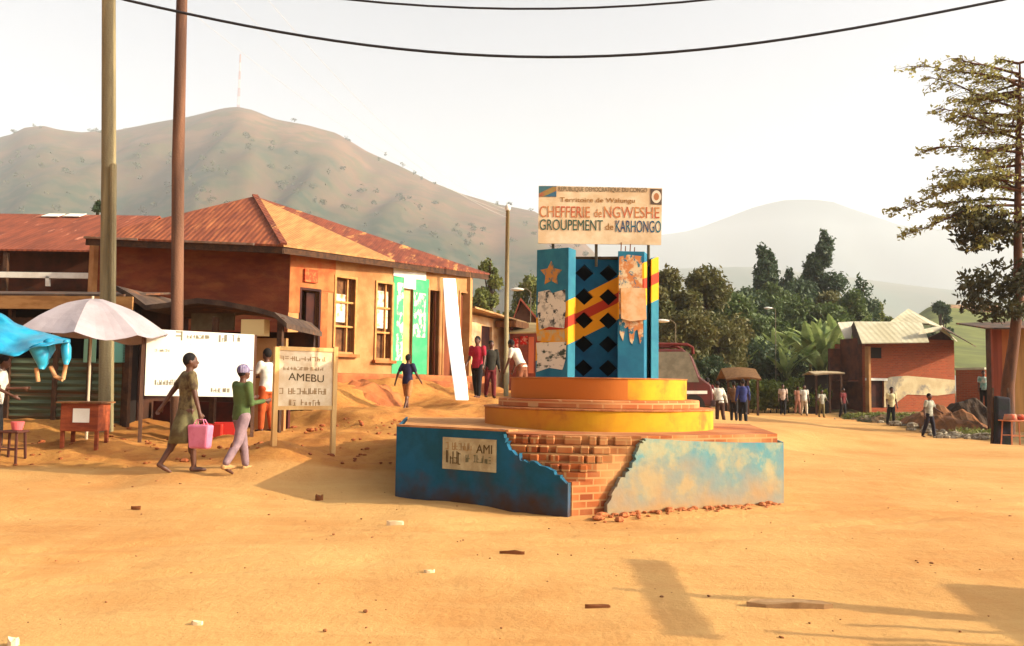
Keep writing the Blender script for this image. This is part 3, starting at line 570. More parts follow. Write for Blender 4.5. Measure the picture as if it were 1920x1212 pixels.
# ------------------------------------------------------------------ market shacks
s1 = thing('iron_sheet_shack', (-10.5, 18, .7), 'market shack walled with dull green corrugated iron behind the umbrella', 'shack')
def corrugated(p0, p1, z0, z1, m, name, parent, horiz=True, pitch=.13, amp=.02):
    f = Frame(p0, p1); mb = MB(); vs = []; fs = []
    if horiz:
        k = int((z1-z0)/pitch*4)
        for i in range(k+1):
            z = z0+(z1-z0)*i/k; n0 = amp*math.sin(i*math.pi/2)
            vs += [f.P(0, z, n0), f.P(f.L, z, n0), f.P(0, z, n0-.02), f.P(f.L, z, n0-.02)]
        for i in range(k): a = i*4; fs += [(a, a+1, a+5, a+4), (a+6, a+7, a+3, a+2)]
        mb.add(vs, fs); f.box(mb, 0, .02, z0, z1, -.02, .0)
    return mb.build(name, m, parent)
wa = at(-200, 700, 17.6); wb_ = at(240, 700, 17.3)
corrugated(wa, wb_, .3, at(100, 672, 17.4).z, greensheet, 'sheet_wall', s1)
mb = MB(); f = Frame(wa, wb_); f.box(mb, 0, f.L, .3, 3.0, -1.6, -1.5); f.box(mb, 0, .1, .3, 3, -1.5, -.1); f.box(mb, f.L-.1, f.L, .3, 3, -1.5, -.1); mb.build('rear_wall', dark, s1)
mb = MB(); a = f.hit(100, 582)[1]; b2 = f.hit(100, 558)[1]; f.box(mb, 0, f.hit(262, 570)[0], a, b2, .25, .3); mb.build('fascia_board', mat('tan_board', C(190, 140, 85, .75), C(160, 110, 62, .75), 2, stretch=(1, 1, 4)), s1)
mb = MB(); p = [f.P(0, b2, .3), f.P(f.L, b2, .3), f.P(f.L, b2+.25, -1.7), f.P(0, b2+.25, -1.7)]; mb.slab(p, (0, 0, .04)); mb.build('roof', leadroof, s1)
mb = MB(); f.box(mb, 0, f.L, a-.35, a-.15, -.05, .02); mb.build('lintel_beam', darkwood, s1)
mb = MB()
for px in (20, 108, 172, 238): u_ = f.hit(px, 640)[0]; f.box(mb, u_-.04, u_+.04, .4, a, -.06, .06)
mb.split('post', darkwood, s1)
for px0, px1, c in ((160, 182, C(130, 170, 140)), (208, 238, C(120, 190, 175))):
    mb = MB(); r_ = f.rect(px0, 636, px1, 680); f.box(mb, r_[0], r_[1], r_[2], r_[3], .03, .06); mb.build('hanging_cloth', mat('cloth_%d' % px0, c), s1)
s2 = thing('lean_to_stall', (-6.8, 18, .7), 'dark open stall under a sagging weathered lean-to roof behind the white board', 'stall')
f2 = Frame(at(246, 700, 17.6), at(560, 700, 17.0))
edge_ = [(246, 541), (275, 560), (300, 574), (340, 572), (395, 566), (440, 566), (500, 580), (535, 592), (558, 607)]
mb = MB(); vs = []; 
for i, (px, py) in enumerate(edge_):
    u_, z_ = f2.hit(px, py); z_ += .03*math.sin(i*2.1); vs += [f2.P(u_, z_+.0, .5), f2.P(u_, z_-.10, .5), f2.P(u_-.3, z_-.02, -2.0), f2.P(u_-.3, z_-.12, -2.0)]
k = len(edge_); fs = []
for i in range(k-1):
    a = i*4; b = a+4; fs += [(a, b, b+2, a+2), (a+1, a+3, b+3, b+1), (a, a+1, b+1, b), (a+2, b+2, b+3, a+3)]
fs += [(0, 2, 3, 1), (k*4-4, k*4-3, k*4-1, k*4-2)]; mb.add(vs, fs); mb.build('roof', leadroof, s2)
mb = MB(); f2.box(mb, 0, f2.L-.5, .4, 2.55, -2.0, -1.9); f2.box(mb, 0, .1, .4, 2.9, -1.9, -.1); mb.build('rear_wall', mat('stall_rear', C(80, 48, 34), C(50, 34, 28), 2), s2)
mb = MB(); r_ = f2.rect(345, 586, 427, 618); f2.box(mb, *r_, -.3, -.26); mb.build('grey_panel', mat('olive_panel', C(140, 125, 95, .7), C(105, 92, 70, .7), 2), s2)
mb = MB(); r_ = f2.rect(470, 602, 512, 632); f2.box(mb, *r_, .15, .4); mb.build('cream_box', mat('cream_box', C(245, 215, 150, .85)), s2)
mb = MB(); r_ = f2.rect(470, 634, 530, 800); f2.box(mb, r_[0], r_[1], .5, r_[3], -.2, -.1); mb.build('side_panel', ochre, s2)
mb = MB()
for px in (262, 420, 540): u_ = f2.hit(px, 640)[0]; f2.box(mb, u_-.05, u_+.05, .3, 2.7, .3, .4)
mb.split('post', darkwood, s2)
mb = MB(); r_ = f2.rect(260, 745, 520, 800); f2.box(mb, r_[0], r_[1], .4, 1.05, -.6, -.5); mb.build('counter', mat('maroon_counter', C(90, 36, 26), C(60, 30, 24), 2), s2)

# ------------------------------------------------------------------ umbrella + crate table
p = gp(162, 14.8)
um = thing('market_umbrella', (p.x, p.y, p.z), 'large pale grey market umbrella over a small wooden crate table', 'umbrella')
ztop = at(175, 560, 14.8).z; tip = Vector((at(172, 600, 14.8).x, 14.8, ztop)); zr = at(172, 628, 14.8).z; Rr = 1.22
mb = MB(); n_ = 8; sub = 6; rings_ = 8; vs = [tuple(tip)]; fs = []; NN = n_*sub
for j in range(1, rings_+1):
    t = j/rings_
    for i in range(NN):
        th = 2*math.pi*(i+.0)/NN+.25; ph = (i % sub)/sub; sag = math.sin(ph*math.pi); rad = Rr*t*(1-.09*sag*t); z = ztop-(ztop-zr)*(t**1.6)-.075*sag*t+.02*mnoise.noise(Vector((math.cos(th)*4*t, math.sin(th)*4*t, 3)))
        ew = .05*math.sin(th*3+1)*t
        vs.append((tip.x+math.cos(th)*rad, tip.y+math.sin(th)*rad, z+ew))
for i in range(NN): fs.append((0, 1+i, 1+(i+1) % NN))
for j in range(rings_-1):
    for i in range(NN): a = 1+j*NN+i; b = 1+j*NN+(i+1) % NN; fs.append((a, a+NN, b+NN, b))
mb.add(vs, fs); cn = mb.build('canopy', mat('grey_canvas', C(215, 200, 205, .75), C(200, 185, 188, .75), 2, transl=.25), um, smooth=False)
sd = cn.modifiers.new('s', 'SOLIDIFY'); sd.thickness = .006
mb = MB(); mb.tube([(p.x, p.y, p.z+.02), (tip.x, tip.y, ztop+.04)], .022, 8); mb.build('pole', mat('pale_pole', C(220, 200, 170, .8)), um)
mb = MB()
for k in range(8):
    th = 2*math.pi*k/8+.25; mb.tube([(tip.x, tip.y, ztop-.06), (tip.x+math.cos(th)*Rr*.5, tip.y+math.sin(th)*Rr*.5, ztop-.06-(ztop-zr)*.33), (tip.x+math.cos(th)*Rr*.97, tip.y+math.sin(th)*Rr*.97, zr+.0)], .006, 5)
mb.split('rib', mat('dark_metal', C(50, 50, 50)), um)
p = gp(158, 14.2); tb = thing('crate_table', p, 'small orange brown wooden crate table with a white paper on its front under the umbrella', 'table')
z1 = at(158, 756, 14.2).z; zb = at(158, 808, 14.2).z; orange_w = mat('orange_wood', C(175, 86, 48, .75), C(140, 64, 38, .7), 5, bump=.2, stretch=(.3, 1, 2))
mb = MB(); mb.box((p.x, p.y, (z1+zb)/2), (.60, .42, z1-zb)); mb.build('crate', orange_w, tb, bevel=.008)
mb = MB(); mb.box((p.x, p.y, z1+.012), (.72, .5, .025)); mb.build('top', wood, tb)
mb = MB(); mb.box((p.x+.03, p.y-.213, (z1+zb)/2+.03), (.26, .006, .22)); mb.build('paper', white, tb)
for sx in (-1, 1):
    for sy in (-1, 1): mb = MB(); mb.box((p.x+sx*.27, p.y+sy*.17, (p.z-.05+zb)/2), (.05, .05, zb-p.z+.05)); mb.build('leg', orange_w, tb)
# blue tarpaulin
tp_ = thing('blue_tarpaulin', at(20, 640, 13.0), 'bright blue plastic tarpaulin sagging over a stall at the left edge', 'tarpaulin')
top = [(-160, 560), (-60, 572), (0, 586), (30, 606), (60, 618), (95, 626), (132, 637)]; bot = [(-160, 650), (-60, 668), (0, 662), (30, 668), (60, 652), (95, 646), (130, 642)]
vs = []; fs = []; nu = 36; nv = 12; topa = np.array(top); bota = np.array(bot)
for j in range(nv+1):
    for i in range(nu+1):
        t = i/nu; px = -160+292*t; py0 = np.interp(px, topa[:, 0], topa[:, 1]); py1 = np.interp(px, bota[:, 0], bota[:, 1]); s_ = j/nv
        d = 13.6-1.1*s_+.10*mnoise.noise(Vector((i*.35, j*.5, 2)))+.06*math.sin(i*.9+j*.8); vs.append(at(px, py0+(py1-py0)*s_+3*mnoise.noise(Vector((i*.4, j*.7, 9))), d))
for j in range(nv):
    for i in range(nu): a = j*(nu+1)+i; fs.append((a, a+nu+1, a+nu+2, a+1))
tarp = mat('blue_plastic', C(30, 160, 205, .85), C(50, 180, 215, .85), 5, rough=.35, spec=.5, transl=.15)
mb = MB(); mb.add(vs, fs); o = mb.build('sheet', tarp, tp_, smooth=True); sd = o.modifiers.new('s', 'SOLIDIFY'); sd.thickness = .01
mb = MB(); mb.tube([at(72, 650, 12.7), at(78, 668, 12.68), at(80, 682, 12.7), at(78, 692, 12.7)], [.13, .11, .08, .04], 10); mb.tube([at(92, 640, 12.8), at(95, 655, 12.75), at(90, 672, 12.75)], [.08, .07, .03], 8); mb.build('bunched_corner', tarp, tp_, smooth=True)
mb = MB(); mb.tube([at(124, 640, 12.75), at(124, 652, 12.7), at(125, 672, 12.7), at(124, 684, 12.7)], [.04, .07, .06, .03], 10); mb.build('hanging_end', tarp, tp_, smooth=True)
mb = MB()
for a, b in (((124, 682), (118, 712)), ((118, 712), (104, 706)), ((104, 706), (95, 688)), ((68, 690), (72, 716))): mb.tube([at(*a, 12.7), at(*b, 12.72)], .03, 8)
mb.build('hanging_rope', mat('tan_rope', C(215, 160, 110, .8)), tp_, smooth=True)
mb = MB(); q = gp(-30, 13.6); mb.tube([(q.x, q.y, q.z-.1), (q.x, q.y, at(-30, 570, 13.6).z)], .04, 8); q = gp(92, 13.6)
mb.build('pole', darkwood, tp_)

# ------------------------------------------------------------------ notice boards
wbz = thing('white_notice_board', gp(370, 15.3), 'large white notice board on two posts with faded writing beside the umbrella', 'sign')
FN = Frame(at(272, 690, 15.1), at(477, 690, 15.7)); mb = MB()
FN.poly(mb, [FN.hit(271, 742), FN.hit(473, 745), FN.hit(477, 628), FN.hit(276, 617)], 0, .03); bp_ = mb.build('panel', mat('board_white', (.86, .84, .76, 1), (.8, .77, .66, 1), 2), wbz)
for px, pt in ((267, 622), (476, 628)):
    q = gp(px, 15.55 if px < 300 else 15.2); mb = MB(); u_ = FN.hit(px, 700)[0]; z_ = gz(*FN.P(u_, 0).to_2d()); FN.box(mb, u_-.03, u_+.03, z_-.2, FN.hit(px, pt)[1], -.04, .025); mb.build('post', redwood, wbz)
for a in ((328, 622, 342, 640, 1, 2, ), (350, 628, 395, 636, 8, 3), (410, 628, 450, 642, 7, 4), (290, 655, 318, 660, 6, 5), (345, 646, 386, 648, 5, 6), (290, 712, 330, 722, 8, 7), (395, 728, 430, 736, 7, 8)):
    u0, z1_ = FN.hit(a[0], a[1]); u1, z0_ = FN.hit(a[2], a[3]); scribble(FN, u0, z0_, .031, u1-u0, z1_-z0_, inkfade, bp_, a[4], a[5])
ab = thing('cream_notice_board', gp(570, 13.5), 'cream notice board with large capital letters on two pale timber posts', 'sign')
FA = Frame(at(516, 700, 13.4), at(630, 700, 14.0)); mb = MB()
FA.poly(mb, [FA.hit(516, 763), FA.hit(626, 770), FA.hit(628, 658), FA.hit(517, 652)], 0, .02); bp_ = mb.build('panel', cream, ab)
pale_t = mat('pale_timber', C(240, 196, 130, .85), C(225, 172, 105, .85), 5, stretch=(1, 1, .2))
for px in (517, 627):
    mb = MB(); u_ = FA.hit(px, 700)[0]; z_ = gz(*FA.P(u_, 0).to_2d()); FA.box(mb, u_-.035, u_+.035, z_-.2, FA.hit(px, 653)[1]+.02, -.03, .045); mb.build('post', pale_t, ab)
mb = MB(); ua, ub = FA.hit(517, 700)[0]+.035, FA.hit(627, 700)[0]-.035
for q in ((655, 658), (765, 769)): zA = FA.hit(572, q[0])[1]; FA.box(mb, ua, ub, zA-.03, zA+.03, .0, .035)
mb.split('frame_rail', pale_t, ab)
u0, z1_ = FA.hit(540, 699); u1, z0_ = FA.hit(606, 714); lettering('AMEBU', FA, u0, z0_, .021, u1-u0, z1_-z0_, mat('olive_letter', C(88, 70, 42)), bp_, dz=-.03)
for a in ((522, 664, 612, 675, 9, 2), (530, 684, 605, 692, 12, 3), (522, 724, 618, 736, 12, 5), (540, 746, 606, 757, 9, 6)):
    u0, z1_ = FA.hit(a[0], a[1]); u1, z0_ = FA.hit(a[2], a[3]); scribble(FA, u0, z0_-.03, .021, u1-u0, z1_-z0_, mat('tan_letter', C(165, 130, 88)), bp_, a[4], a[5])
# white curved board leaning on the shop
mb = MB(); q = gp(868, 20.6)
cen = [(842, 522), (845, 560), (848, 600), (852, 640), (857, 680), (862, 715), (866, 751)]
wd_ = [12, 12.5, 13, 13, 13, 13, 12]; vs = []; fs = []
for i, (px, py) in enumerate(cen):
    d = 21.9-1.3*i/6; w_ = wd_[i]*d/F
    c = at(px, py, d); vs += [c+Vector((-w_, -.03, 0)), c+Vector((w_, .03, 0)), c+Vector((w_, .09, 0)), c+Vector((-w_, .03, 0))]
for i in range(6): a = i*4; fs += [(a, a+4, a+5, a+1), (a+1, a+5, a+6, a+2), (a+2, a+6, a+7, a+3), (a+3, a+7, a+4, a)]
fs += [(0, 1, 2, 3), (27, 26, 25, 24)]; mb.add(vs, fs); o = mb.build('leaning_board', mat('bright_white', (.86, .85, .8, 1)), None, bevel=.02)
tag(o, 'tall glossy white curved board leaning in front of the shop doorway', 'board')

# ------------------------------------------------------------------ poles and wires
def pole(name, path, rad, m, label, group=None, n=12):
    root = thing(name, path[0], label, 'utility pole', group); mb = MB(); mb.tube(path, rad, n); mb.build('shaft', m, root, smooth=True); return root
q = gp(200, 16.6); px_ = lambda px, py, d: at(px, py, d)
lp = pole('utility_pole', [Vector((q.x, q.y, q.z-.5)), at(201, 560, 16.6), at(204, 300, 16.6), at(204, 0, 16.6), at(205, -160, 16.6)], [.135, .13, .13, .125, .12], greywood, 'grey wooden utility pole rising behind the umbrella', 'wooden utility poles')
mb = MB(); mb.tube([at(211, 620, 16.45), at(213, 308, 16.45)], .06, 8); mb.build('splint_post', greywood, lp)
q = gp(332, 16.2)
rp = pole('utility_pole', [Vector((q.x, q.y, q.z-.5)), at(332, 610, 16.2), at(334, 300, 16.2), at(341, 0, 16.2), at(345, -160, 16.2)], [.11, .11, .112, .10, .10], redwood, 'red brown wooden utility pole behind the white notice board', 'wooden utility poles')
q = gp(949, 26)
fp = pole('utility_pole', [Vector((q.x, q.y, q.z-.5)), at(950, 560, 26), at(952, 392, 26)], [.075, .065, .055], greywood, 'thin distant utility pole standing left of the tower', 'wooden utility poles')
mb = MB(); mb.ell(at(952, 390, 26), (.09, .09, .11)); mb.build('insulator', white, fp)
blk = mat('cable_black', C(45, 45, 50))
def wire(pts, r, label, cat='cable', m=blk, grp='overhead cables'):
    mb = MB(); mb.tube(pts, r, 6); o = mb.build('overhead_cable', m, None, smooth=True); tag(o, label, cat, grp)
def para(x0, y0, x1, y1, x2, y2, n=44, ext=(-700, 2700)):
    co = np.polyfit([x0, x1, x2], [y0, y1, y2], 2); return [(x, float(np.polyval(co, x))) for x in np.linspace(*ext, n)]
big = [(235, 0), (345, 25), (560, 66), (760, 93), (920, 106), (1080, 106), (1260, 98), (1480, 73), (1700, 35), (1880, 0)]
co = np.polyfit([a for a, _ in big], [b for _, b in big], 4); inner = [(x, float(np.polyval(co, x))) for x in np.linspace(235, 1880, 30)]
wire([at(-900, -330, 10)]+[at(-300, -150, 10)]+[at(x, y, 10) for x, y in inner]+[at(2300, -105, 10), at(2900, -290, 10)], .016, 'thick black overhead cable sagging right across the sky above the sign')
wire([at(x, y, 11) for x, y in para(640, -2, 985, 17, 1345, -2)], .014, 'shorter black overhead cable dipping in at the top edge of the sky')
fw = mat('thin_wire', C(205, 200, 195))
for i, (x0, y0, x1, y1) in enumerate(((343, 10, 951, 400), (420, -10, 951, 408), (500, -10, 952, 394))):
    a = at(x0, y0, 16.2) if i == 0 else at(x0-80, y0-90, 13); b = at(x1, y1, 26)
    pts = [a.lerp(b, t)-Vector((0, 0, 1.0*4*t*(1-t)*(.45+.1*i))) for t in np.linspace(0, 1, 24)]
    wire(pts, .0028, ['thin pale wire running from the red brown pole to the distant pole', 'thin pale wire, middle of the three running to the distant pole', 'thin pale wire, topmost of the three running to the distant pole'][i], 'wire', fw, 'thin wires to the distant pole')

# ------------------------------------------------------------------ trees
leafm = {}
def lm(name, c1, c2, k=1, tr=.3): return mat(name, C(*c1, k*1.25), C(*c2, k*1.25), .9, lo=.35, hi=.65, transl=tr, rough=.6, stretch=(1, 1, 1))
def leaves(blobs, n, size, flat=.0, seed=0, asp=.5):
    if size > .15 and size < 1: n = int(n*2.4); size *= .62
    r = np.random.default_rng(seed); vol = np.array([b[1][0]*b[1][1]*b[1][2] for b in blobs])**.67; pr = vol/vol.sum(); idx = r.choice(len(blobs), n, p=pr)
    cen = np.array([tuple(b[0]) for b in blobs])[idx]; rad = np.array([tuple(b[1]) for b in blobs])[idx]
    d = r.normal(size=(n, 3)); d /= np.linalg.norm(d, axis=1)[:, None]; q = r.uniform(.25, 1, n)**.6
    P = cen+d*rad*q[:, None]*(1+.12*r.normal(size=(n, 1)))
    a = r.normal(size=(n, 3)); a[:, 2] *= (1-flat); a /= np.linalg.norm(a, axis=1)[:, None]; b = r.normal(size=(n, 3)); b[:, 2] *= (1-flat); b -= (b*a).sum(1)[:, None]*a; b /= np.linalg.norm(b, axis=1)[:, None]
    s = size*r.uniform(.6, 1.4, n)[:, None]; a = a*s; b = b*s*asp
    V = np.stack([P-a, P-b*.9, P+a, P+b*.9], 1).reshape(-1, 3); Fc = np.arange(4*n).reshape(-1, 4); return V, Fc
def leaf_obj(V, Fc, m, name, parent):
    mb = MB(); mb.v = V.tolist(); mb.f = Fc.tolist(); mb.mi = [0]*len(mb.f); return mb.build(name, m, parent)
bark = mat('bark', C(105, 80, 55, .8), C(75, 55, 40, .8), 5, stretch=(1, 1, .2), bump=.5, bscale=15)
def tree(px, d, ytop, wpx, m, label, seed, shape='round', n=2600, size=.22, base_d=None, group='trees behind the square', name='leafy_tree', ybase=None, hollow=.0):
    g = gp(px, d); zb = g.z; zt = at(px, ytop, d).z; Hh = zt-zb; W = wpx*d/F/2; rr = random.Random(seed)
    root = thing(name, (g.x, g.y, zb), label, 'tree', group); mb = MB()
    tops = []; x, y = g.x, g.y; path = [(x, y, zb-.3), (x+.1*W*rr.uniform(-1, 1), y, zb+Hh*.3), (x+.15*W*rr.uniform(-1, 1), y, zb+Hh*.62), (x, y, zb+Hh*.92)]
    tr = max(.09, Hh*.022); mb.tube(path, [tr*1.3, tr, tr*.6, tr*.2], 8)
    blobs = []
    if shape == 'cone':
        k = 26
        for i in range(k):
            t = (i+.5)/k; r_ = W*(1-t)**.55*(.6+.45*rr.random())+.16*W; th = rr.random()*6.28; c = (x+math.cos(th)*r_*.55, y+math.sin(th)*r_*.55, zb+Hh*(.12+.83*t)); blobs.append((c, (r_*.7, r_*.7, Hh*.07)))
            if i % 3 == 0: mb.tube([(x, y, c[2]-.05*Hh), c], [tr*.3, tr*.08], 5)
    else:
        k = 24
        for i in range(k):
            th = rr.random()*6.28; t = rr.random(); r_ = W*math.sin(math.pi*(.18+.72*t))*rr.uniform(.3, .85); c = (x+math.cos(th)*r_, y+math.sin(th)*r_*.8, zb+Hh*(.28+.62*t)); s_ = W*rr.uniform(.22, .42)
            blobs.append((c, (s_, s_, s_*rr.uniform(.5, .8)*min(1.6, Hh/W/2+.4)))); mb.tube([(x, y, zb+Hh*(.2+.4*t)), ((x+c[0])/2, (y+c[1])/2, c[2]-.1*Hh), c], [tr*.4, tr*.25, tr*.08], 5)
    mb.build('trunk', bark, root, smooth=True); V, Fc = leaves(blobs, n, size, seed=seed); leaf_obj(V, Fc, m, 'crown', root); return root
Lb = lm('leaf_brown_green', (118, 108, 60), (88, 92, 50), .72); Lg = lm('leaf_green', (98, 112, 62), (74, 92, 50), .8); Ld = lm('leaf_dark', (76, 92, 62), (60, 76, 52), .8); Lo = lm('leaf_olive', (125, 125, 60), (95, 105, 50), .9)
TR = [  # px,d,ytop,w,mat,label,shape,n,size
 (1250, 56, 492, 150, Lb, 'brownish bushy tree directly right of the tower', 'round', 6500, .28), (1312, 60, 505, 160, Lb, 'brownish bushy tree, second from the tower', 'round', 6500, .28),
 (1376, 66, 545, 150, Lg, 'low green tree left of the leaning dark tree', 'round', 5200, .3), (1285, 48, 590, 150, Lb, 'low brown shrub tree behind the red minibus', 'round', 5500, .22), (1350, 52, 600, 150, Lb, 'brownish low tree above the thatched shelter', 'round', 5500, .22),
 (1330, 47, 665, 120, Ld, 'dark low bush tree beside the thatched shelter', 'round', 4500, .18), (1500, 68, 640, 190, Ld, 'dark broad low tree directly behind the banana plants', 'round', 5500, .28), (1390, 64, 640, 150, Ld, 'dark tree left behind the banana plants', 'round', 5000, .28),
 (1215, 54, 520, 130, Lb, 'brownish bushy tree half hidden behind the right of the tower', 'round', 5000, .28), (1340, 70, 530, 120, Lo, 'olive tree between the brown trees and the dark conifers', 'round', 5200, .3), (1405, 76, 548, 120, Ld, 'dark green tree at the left foot of the leaning tall tree', 'round', 5000, .3), (1600, 80, 545, 110, Lg, 'green tree directly behind the left end of the pale roof', 'round', 4500, .32), (1500, 98, 520, 110, Ld, 'dark green tree filling the gap between the two tallest', 'round', 5000, .38), (1570, 72, 590, 120, Lg, 'low green tree behind the right banana plants', 'round', 4500, .28), (1450, 66, 600, 130, Lg, 'low green tree behind the left banana plants', 'round', 4800, .28),
 (1420, 58, 640, 170, Ld, 'dark low thicket tree behind the hedge', 'round', 5000, .22), (1530, 74, 560, 150, Lg, 'broad green tree in the middle of the tree mass', 'round', 6000, .3), (1440, 84, 520, 120, Lg, 'green tree in front of the leaning tall tree', 'round', 5500, .34), (1390, 90, 535, 90, Lg, 'green tree left of the leaning tall tree', 'round', 4500, .34),
 (1432, 95, 458, 110, Ld, 'tall dark leaning tree, left of the two tallest', 'cone', 9000, .4), (1540, 100, 430, 112, Ld, 'tallest dark conical tree standing against the misty mountain', 'cone', 10000, .4), (1480, 92, 500, 84, Ld, 'slim dark tree between the two tallest trees', 'cone', 4500, .36),
 (1462, 80, 552, 110, Lg, 'rounded green tree below the leaning tall tree', 'round', 4500, .34), (1560, 84, 540, 120, Lb, 'rounded brown green tree below the tallest tree', 'round', 4800, .34), (1512, 78, 575, 110, Lg, 'green tree behind the banana plants', 'round', 4500, .34),
 (1622, 90, 512, 90, Ld, 'thin ragged dark tree left of the pale roofed house', 'cone', 1700, .4), (1655, 96, 552, 80, Lo, 'pale olive tree behind the pale roofed house', 'round', 3500, .36), (1420, 70, 600, 100, Ld, 'dark tree at the back of the banana grove', 'round', 4200, .28), (1600, 88, 560, 80, Lo, 'olive tree behind the small roof left of the house', 'round', 3500, .34),
 (1768, 120, 548, 50, Ld, 'small dark tree on the green slope beyond the house', 'round', 1400, .4), (168, 38, 346, 46, Ld, 'dark tree showing above the long rusty roof', 'round', 2200, .16), (915, 62, 462, 60, Lo, 'olive tree behind the end of the shop roof', 'round', 2600, .24), (985, 70, 500, 90, Lo, 'olive tree behind the small red gabled roof', 'round', 2600, .28), (900, 50, 520, 50, Lo, 'short olive tree beside the shop corner', 'round', 1800, .2)]
for i, (px, d, yt, wpx, m_, lab, sh, n, s_) in enumerate(TR): tree(px, d, yt, wpx, m_, lab, 20+i, sh, n, s_)

# banana plants
ban = lm('banana_leaf', (158, 168, 104), (90, 112, 58), .95, .35); bstem = mat('banana_stem', C(120, 120, 70), C(90, 80, 50), 3)
BP = [(1400, 60, 636), (1432, 59, 622), (1462, 61, 616), (1492, 58, 630), (1520, 60, 598), (1548, 59, 592), (1574, 62, 588), (1475, 56, 650), (1540, 56, 640), (1385, 57, 655)]
BL = ['leftmost banana plant of the grove', 'second banana plant from the left of the grove', 'banana plant, third tall one from the left of the grove', 'middle banana plant of the grove', 'tall banana plant right of the grove centre', 'tall banana plant, second from the house', 'banana plant nearest the pale roofed house', 'short front banana plant in the middle of the grove', 'short front banana plant near the small shelter roof', 'short banana plant behind the thatched shelter']
for i, (px, d, yt) in enumerate(BP):
    g = gp(px, d); Hh = at(px, yt, d).z-g.z; r_ = random.Random(i+90); root = thing('banana_plant', g, BL[i], 'banana plant', 'banana plants in the grove')
    mb = MB(); st_ = Hh*.5; mb.tube([(g.x, g.y, g.z-.2), (g.x+.05, g.y, g.z+st_*.6), (g.x, g.y, g.z+st_)], [.16, .13, .08], 8); mb.build('stem', bstem, root, smooth=True)
    mb = MB(); k = 9
    for j in range(k):
        th = 2*math.pi*j/k+r_.uniform(-.3, .3); Ln = Hh*r_.uniform(.5, .68); el = r_.uniform(1.0, 1.5); dirx, diry = math.cos(th), math.sin(th); vs = []; fs = []; p = Vector((g.x, g.y, g.z+st_)); a = el; seg = 9
        side = Vector((-diry, dirx, 0))
        for q_ in range(seg+1):
            t = q_/seg; wv = .21*Ln*.5*math.sin(math.pi*min(1, .08+t*.95))**.6*(.9 if q_ % 2 else 1.05); nrm = Vector((-math.sin(a)*dirx, -math.sin(a)*diry, math.cos(a)))
            vs += [p+side*wv-nrm*wv*.35, p, p-side*wv-nrm*wv*.35]; p = p+Vector((math.cos(a)*dirx, math.cos(a)*diry, math.sin(a)))*(Ln/seg); a -= r_.uniform(.06, .17)
        for q_ in range(seg): b_ = q_*3; fs += [(b_, b_+1, b_+4, b_+3), (b_+1, b_+2, b_+5, b_+4)]
        mb.add(vs, fs)
    mb.split('leaf', ban, root)
# hedge
g = gp(1460, 53); hd = thing('clipped_hedge', g, 'long green hedge at the end of the road behind the walkers', 'hedge')
bl_ = []; r_ = random.Random(4)
for i in range(60):
    px = 1395+150*i/60; t = at(px, 738, 53+r_.uniform(-1.0, 1.0)); bl_.append(((t.x, t.y, t.z+r_.uniform(-.6, .55)), (.6, .6, .45)))
V, Fc = leaves(bl_, 16000, .13, seed=5); leaf_obj(V, Fc, lm('hedge_leaf', (110, 120, 45), (80, 95, 38), .9), 'foliage', hd)
mb = MB(); a = gp(1400, 53); b = gp(1545, 53); 
for t in np.linspace(0, 1, 14): c = a.lerp(b, t); mb.tube([(c.x, c.y, c.z-.1), (c.x+.1, c.y, c.z+.7), (c.x-.1, c.y, c.z+1.3)], [.04, .03, .02], 5)
mb.build('stems', bark, hd)
# big tree on the right
g = gp(1887, 30); bt = thing('tall_tree', g, 'tall open tree with flat layered branches at the right edge', 'tree'); mb = MB()
tk = [Vector((g.x, g.y, g.z-.3)), at(1890, 720, 30), at(1900, 650, 30), at(1910, 560, 30), at(1908, 440, 30), at(1909, 300, 30), at(1912, 180, 30), at(1912, 120, 30)]
mb.tube(tk, [.27, .21, .18, .16, .13, .10, .06, .03], 10)
LV = []; r_ = random.Random(12)
def branch(s, e, droop, rad, dens, leafs=.062):
    ph = r_.uniform(0, 6); L_ = (e-s).length; wob = .05*L_
    def cv(t): return s.lerp(e, t)+Vector((0, math.sin(ph+t*5)*wob, droop*2*t*(1-t)+math.sin(ph*2+t*7)*wob*.6*t))
    pts = [cv(t) for t in np.linspace(0, 1, 11)]; mb.tube(pts, [rad*(1-.87*i/10) for i in range(11)], 5); bl = []; n_t = int(9+L_*5)
    for i in range(n_t):
        t = min(1, .08+.92*(i+r_.random())/n_t); b0 = cv(t); hd_ = math.atan2((e-s).y, (e-s).x)+r_.choice((-1, 1))*r_.uniform(.2, 1.2); ln = r_.uniform(.3, 1.0)*(.35+.22*L_)*(1.15-t*.65); up = r_.uniform(-.35, .28)
        b1 = b0+Vector((math.cos(hd_)*ln, math.sin(hd_)*ln, up*ln)); bm = (b0+b1)/2+Vector((0, 0, .08*ln)); mb.tube([b0, bm, b1], [rad*.28, rad*.18, .007], 4)
        for q_ in range(3):
            c0 = b0.lerp(b1, .3+.3*q_); h2 = hd_+r_.uniform(-1.2, 1.2); c1 = c0+Vector((math.cos(h2)*ln*.4, math.sin(h2)*ln*.4, r_.uniform(-.25, .12)*ln)); mb.tube([c0, c1], [.009, .004], 3); bl.append(((c0+c1)/2, (ln*.2+.06, ln*.2+.06, .10))); bl.append((c1, (.16, .16, .12)))
    LV.append(leaves(bl, int(dens*(L_+.6)*56), leafs*1.25, flat=.15, seed=r_.randint(0, 9999)))
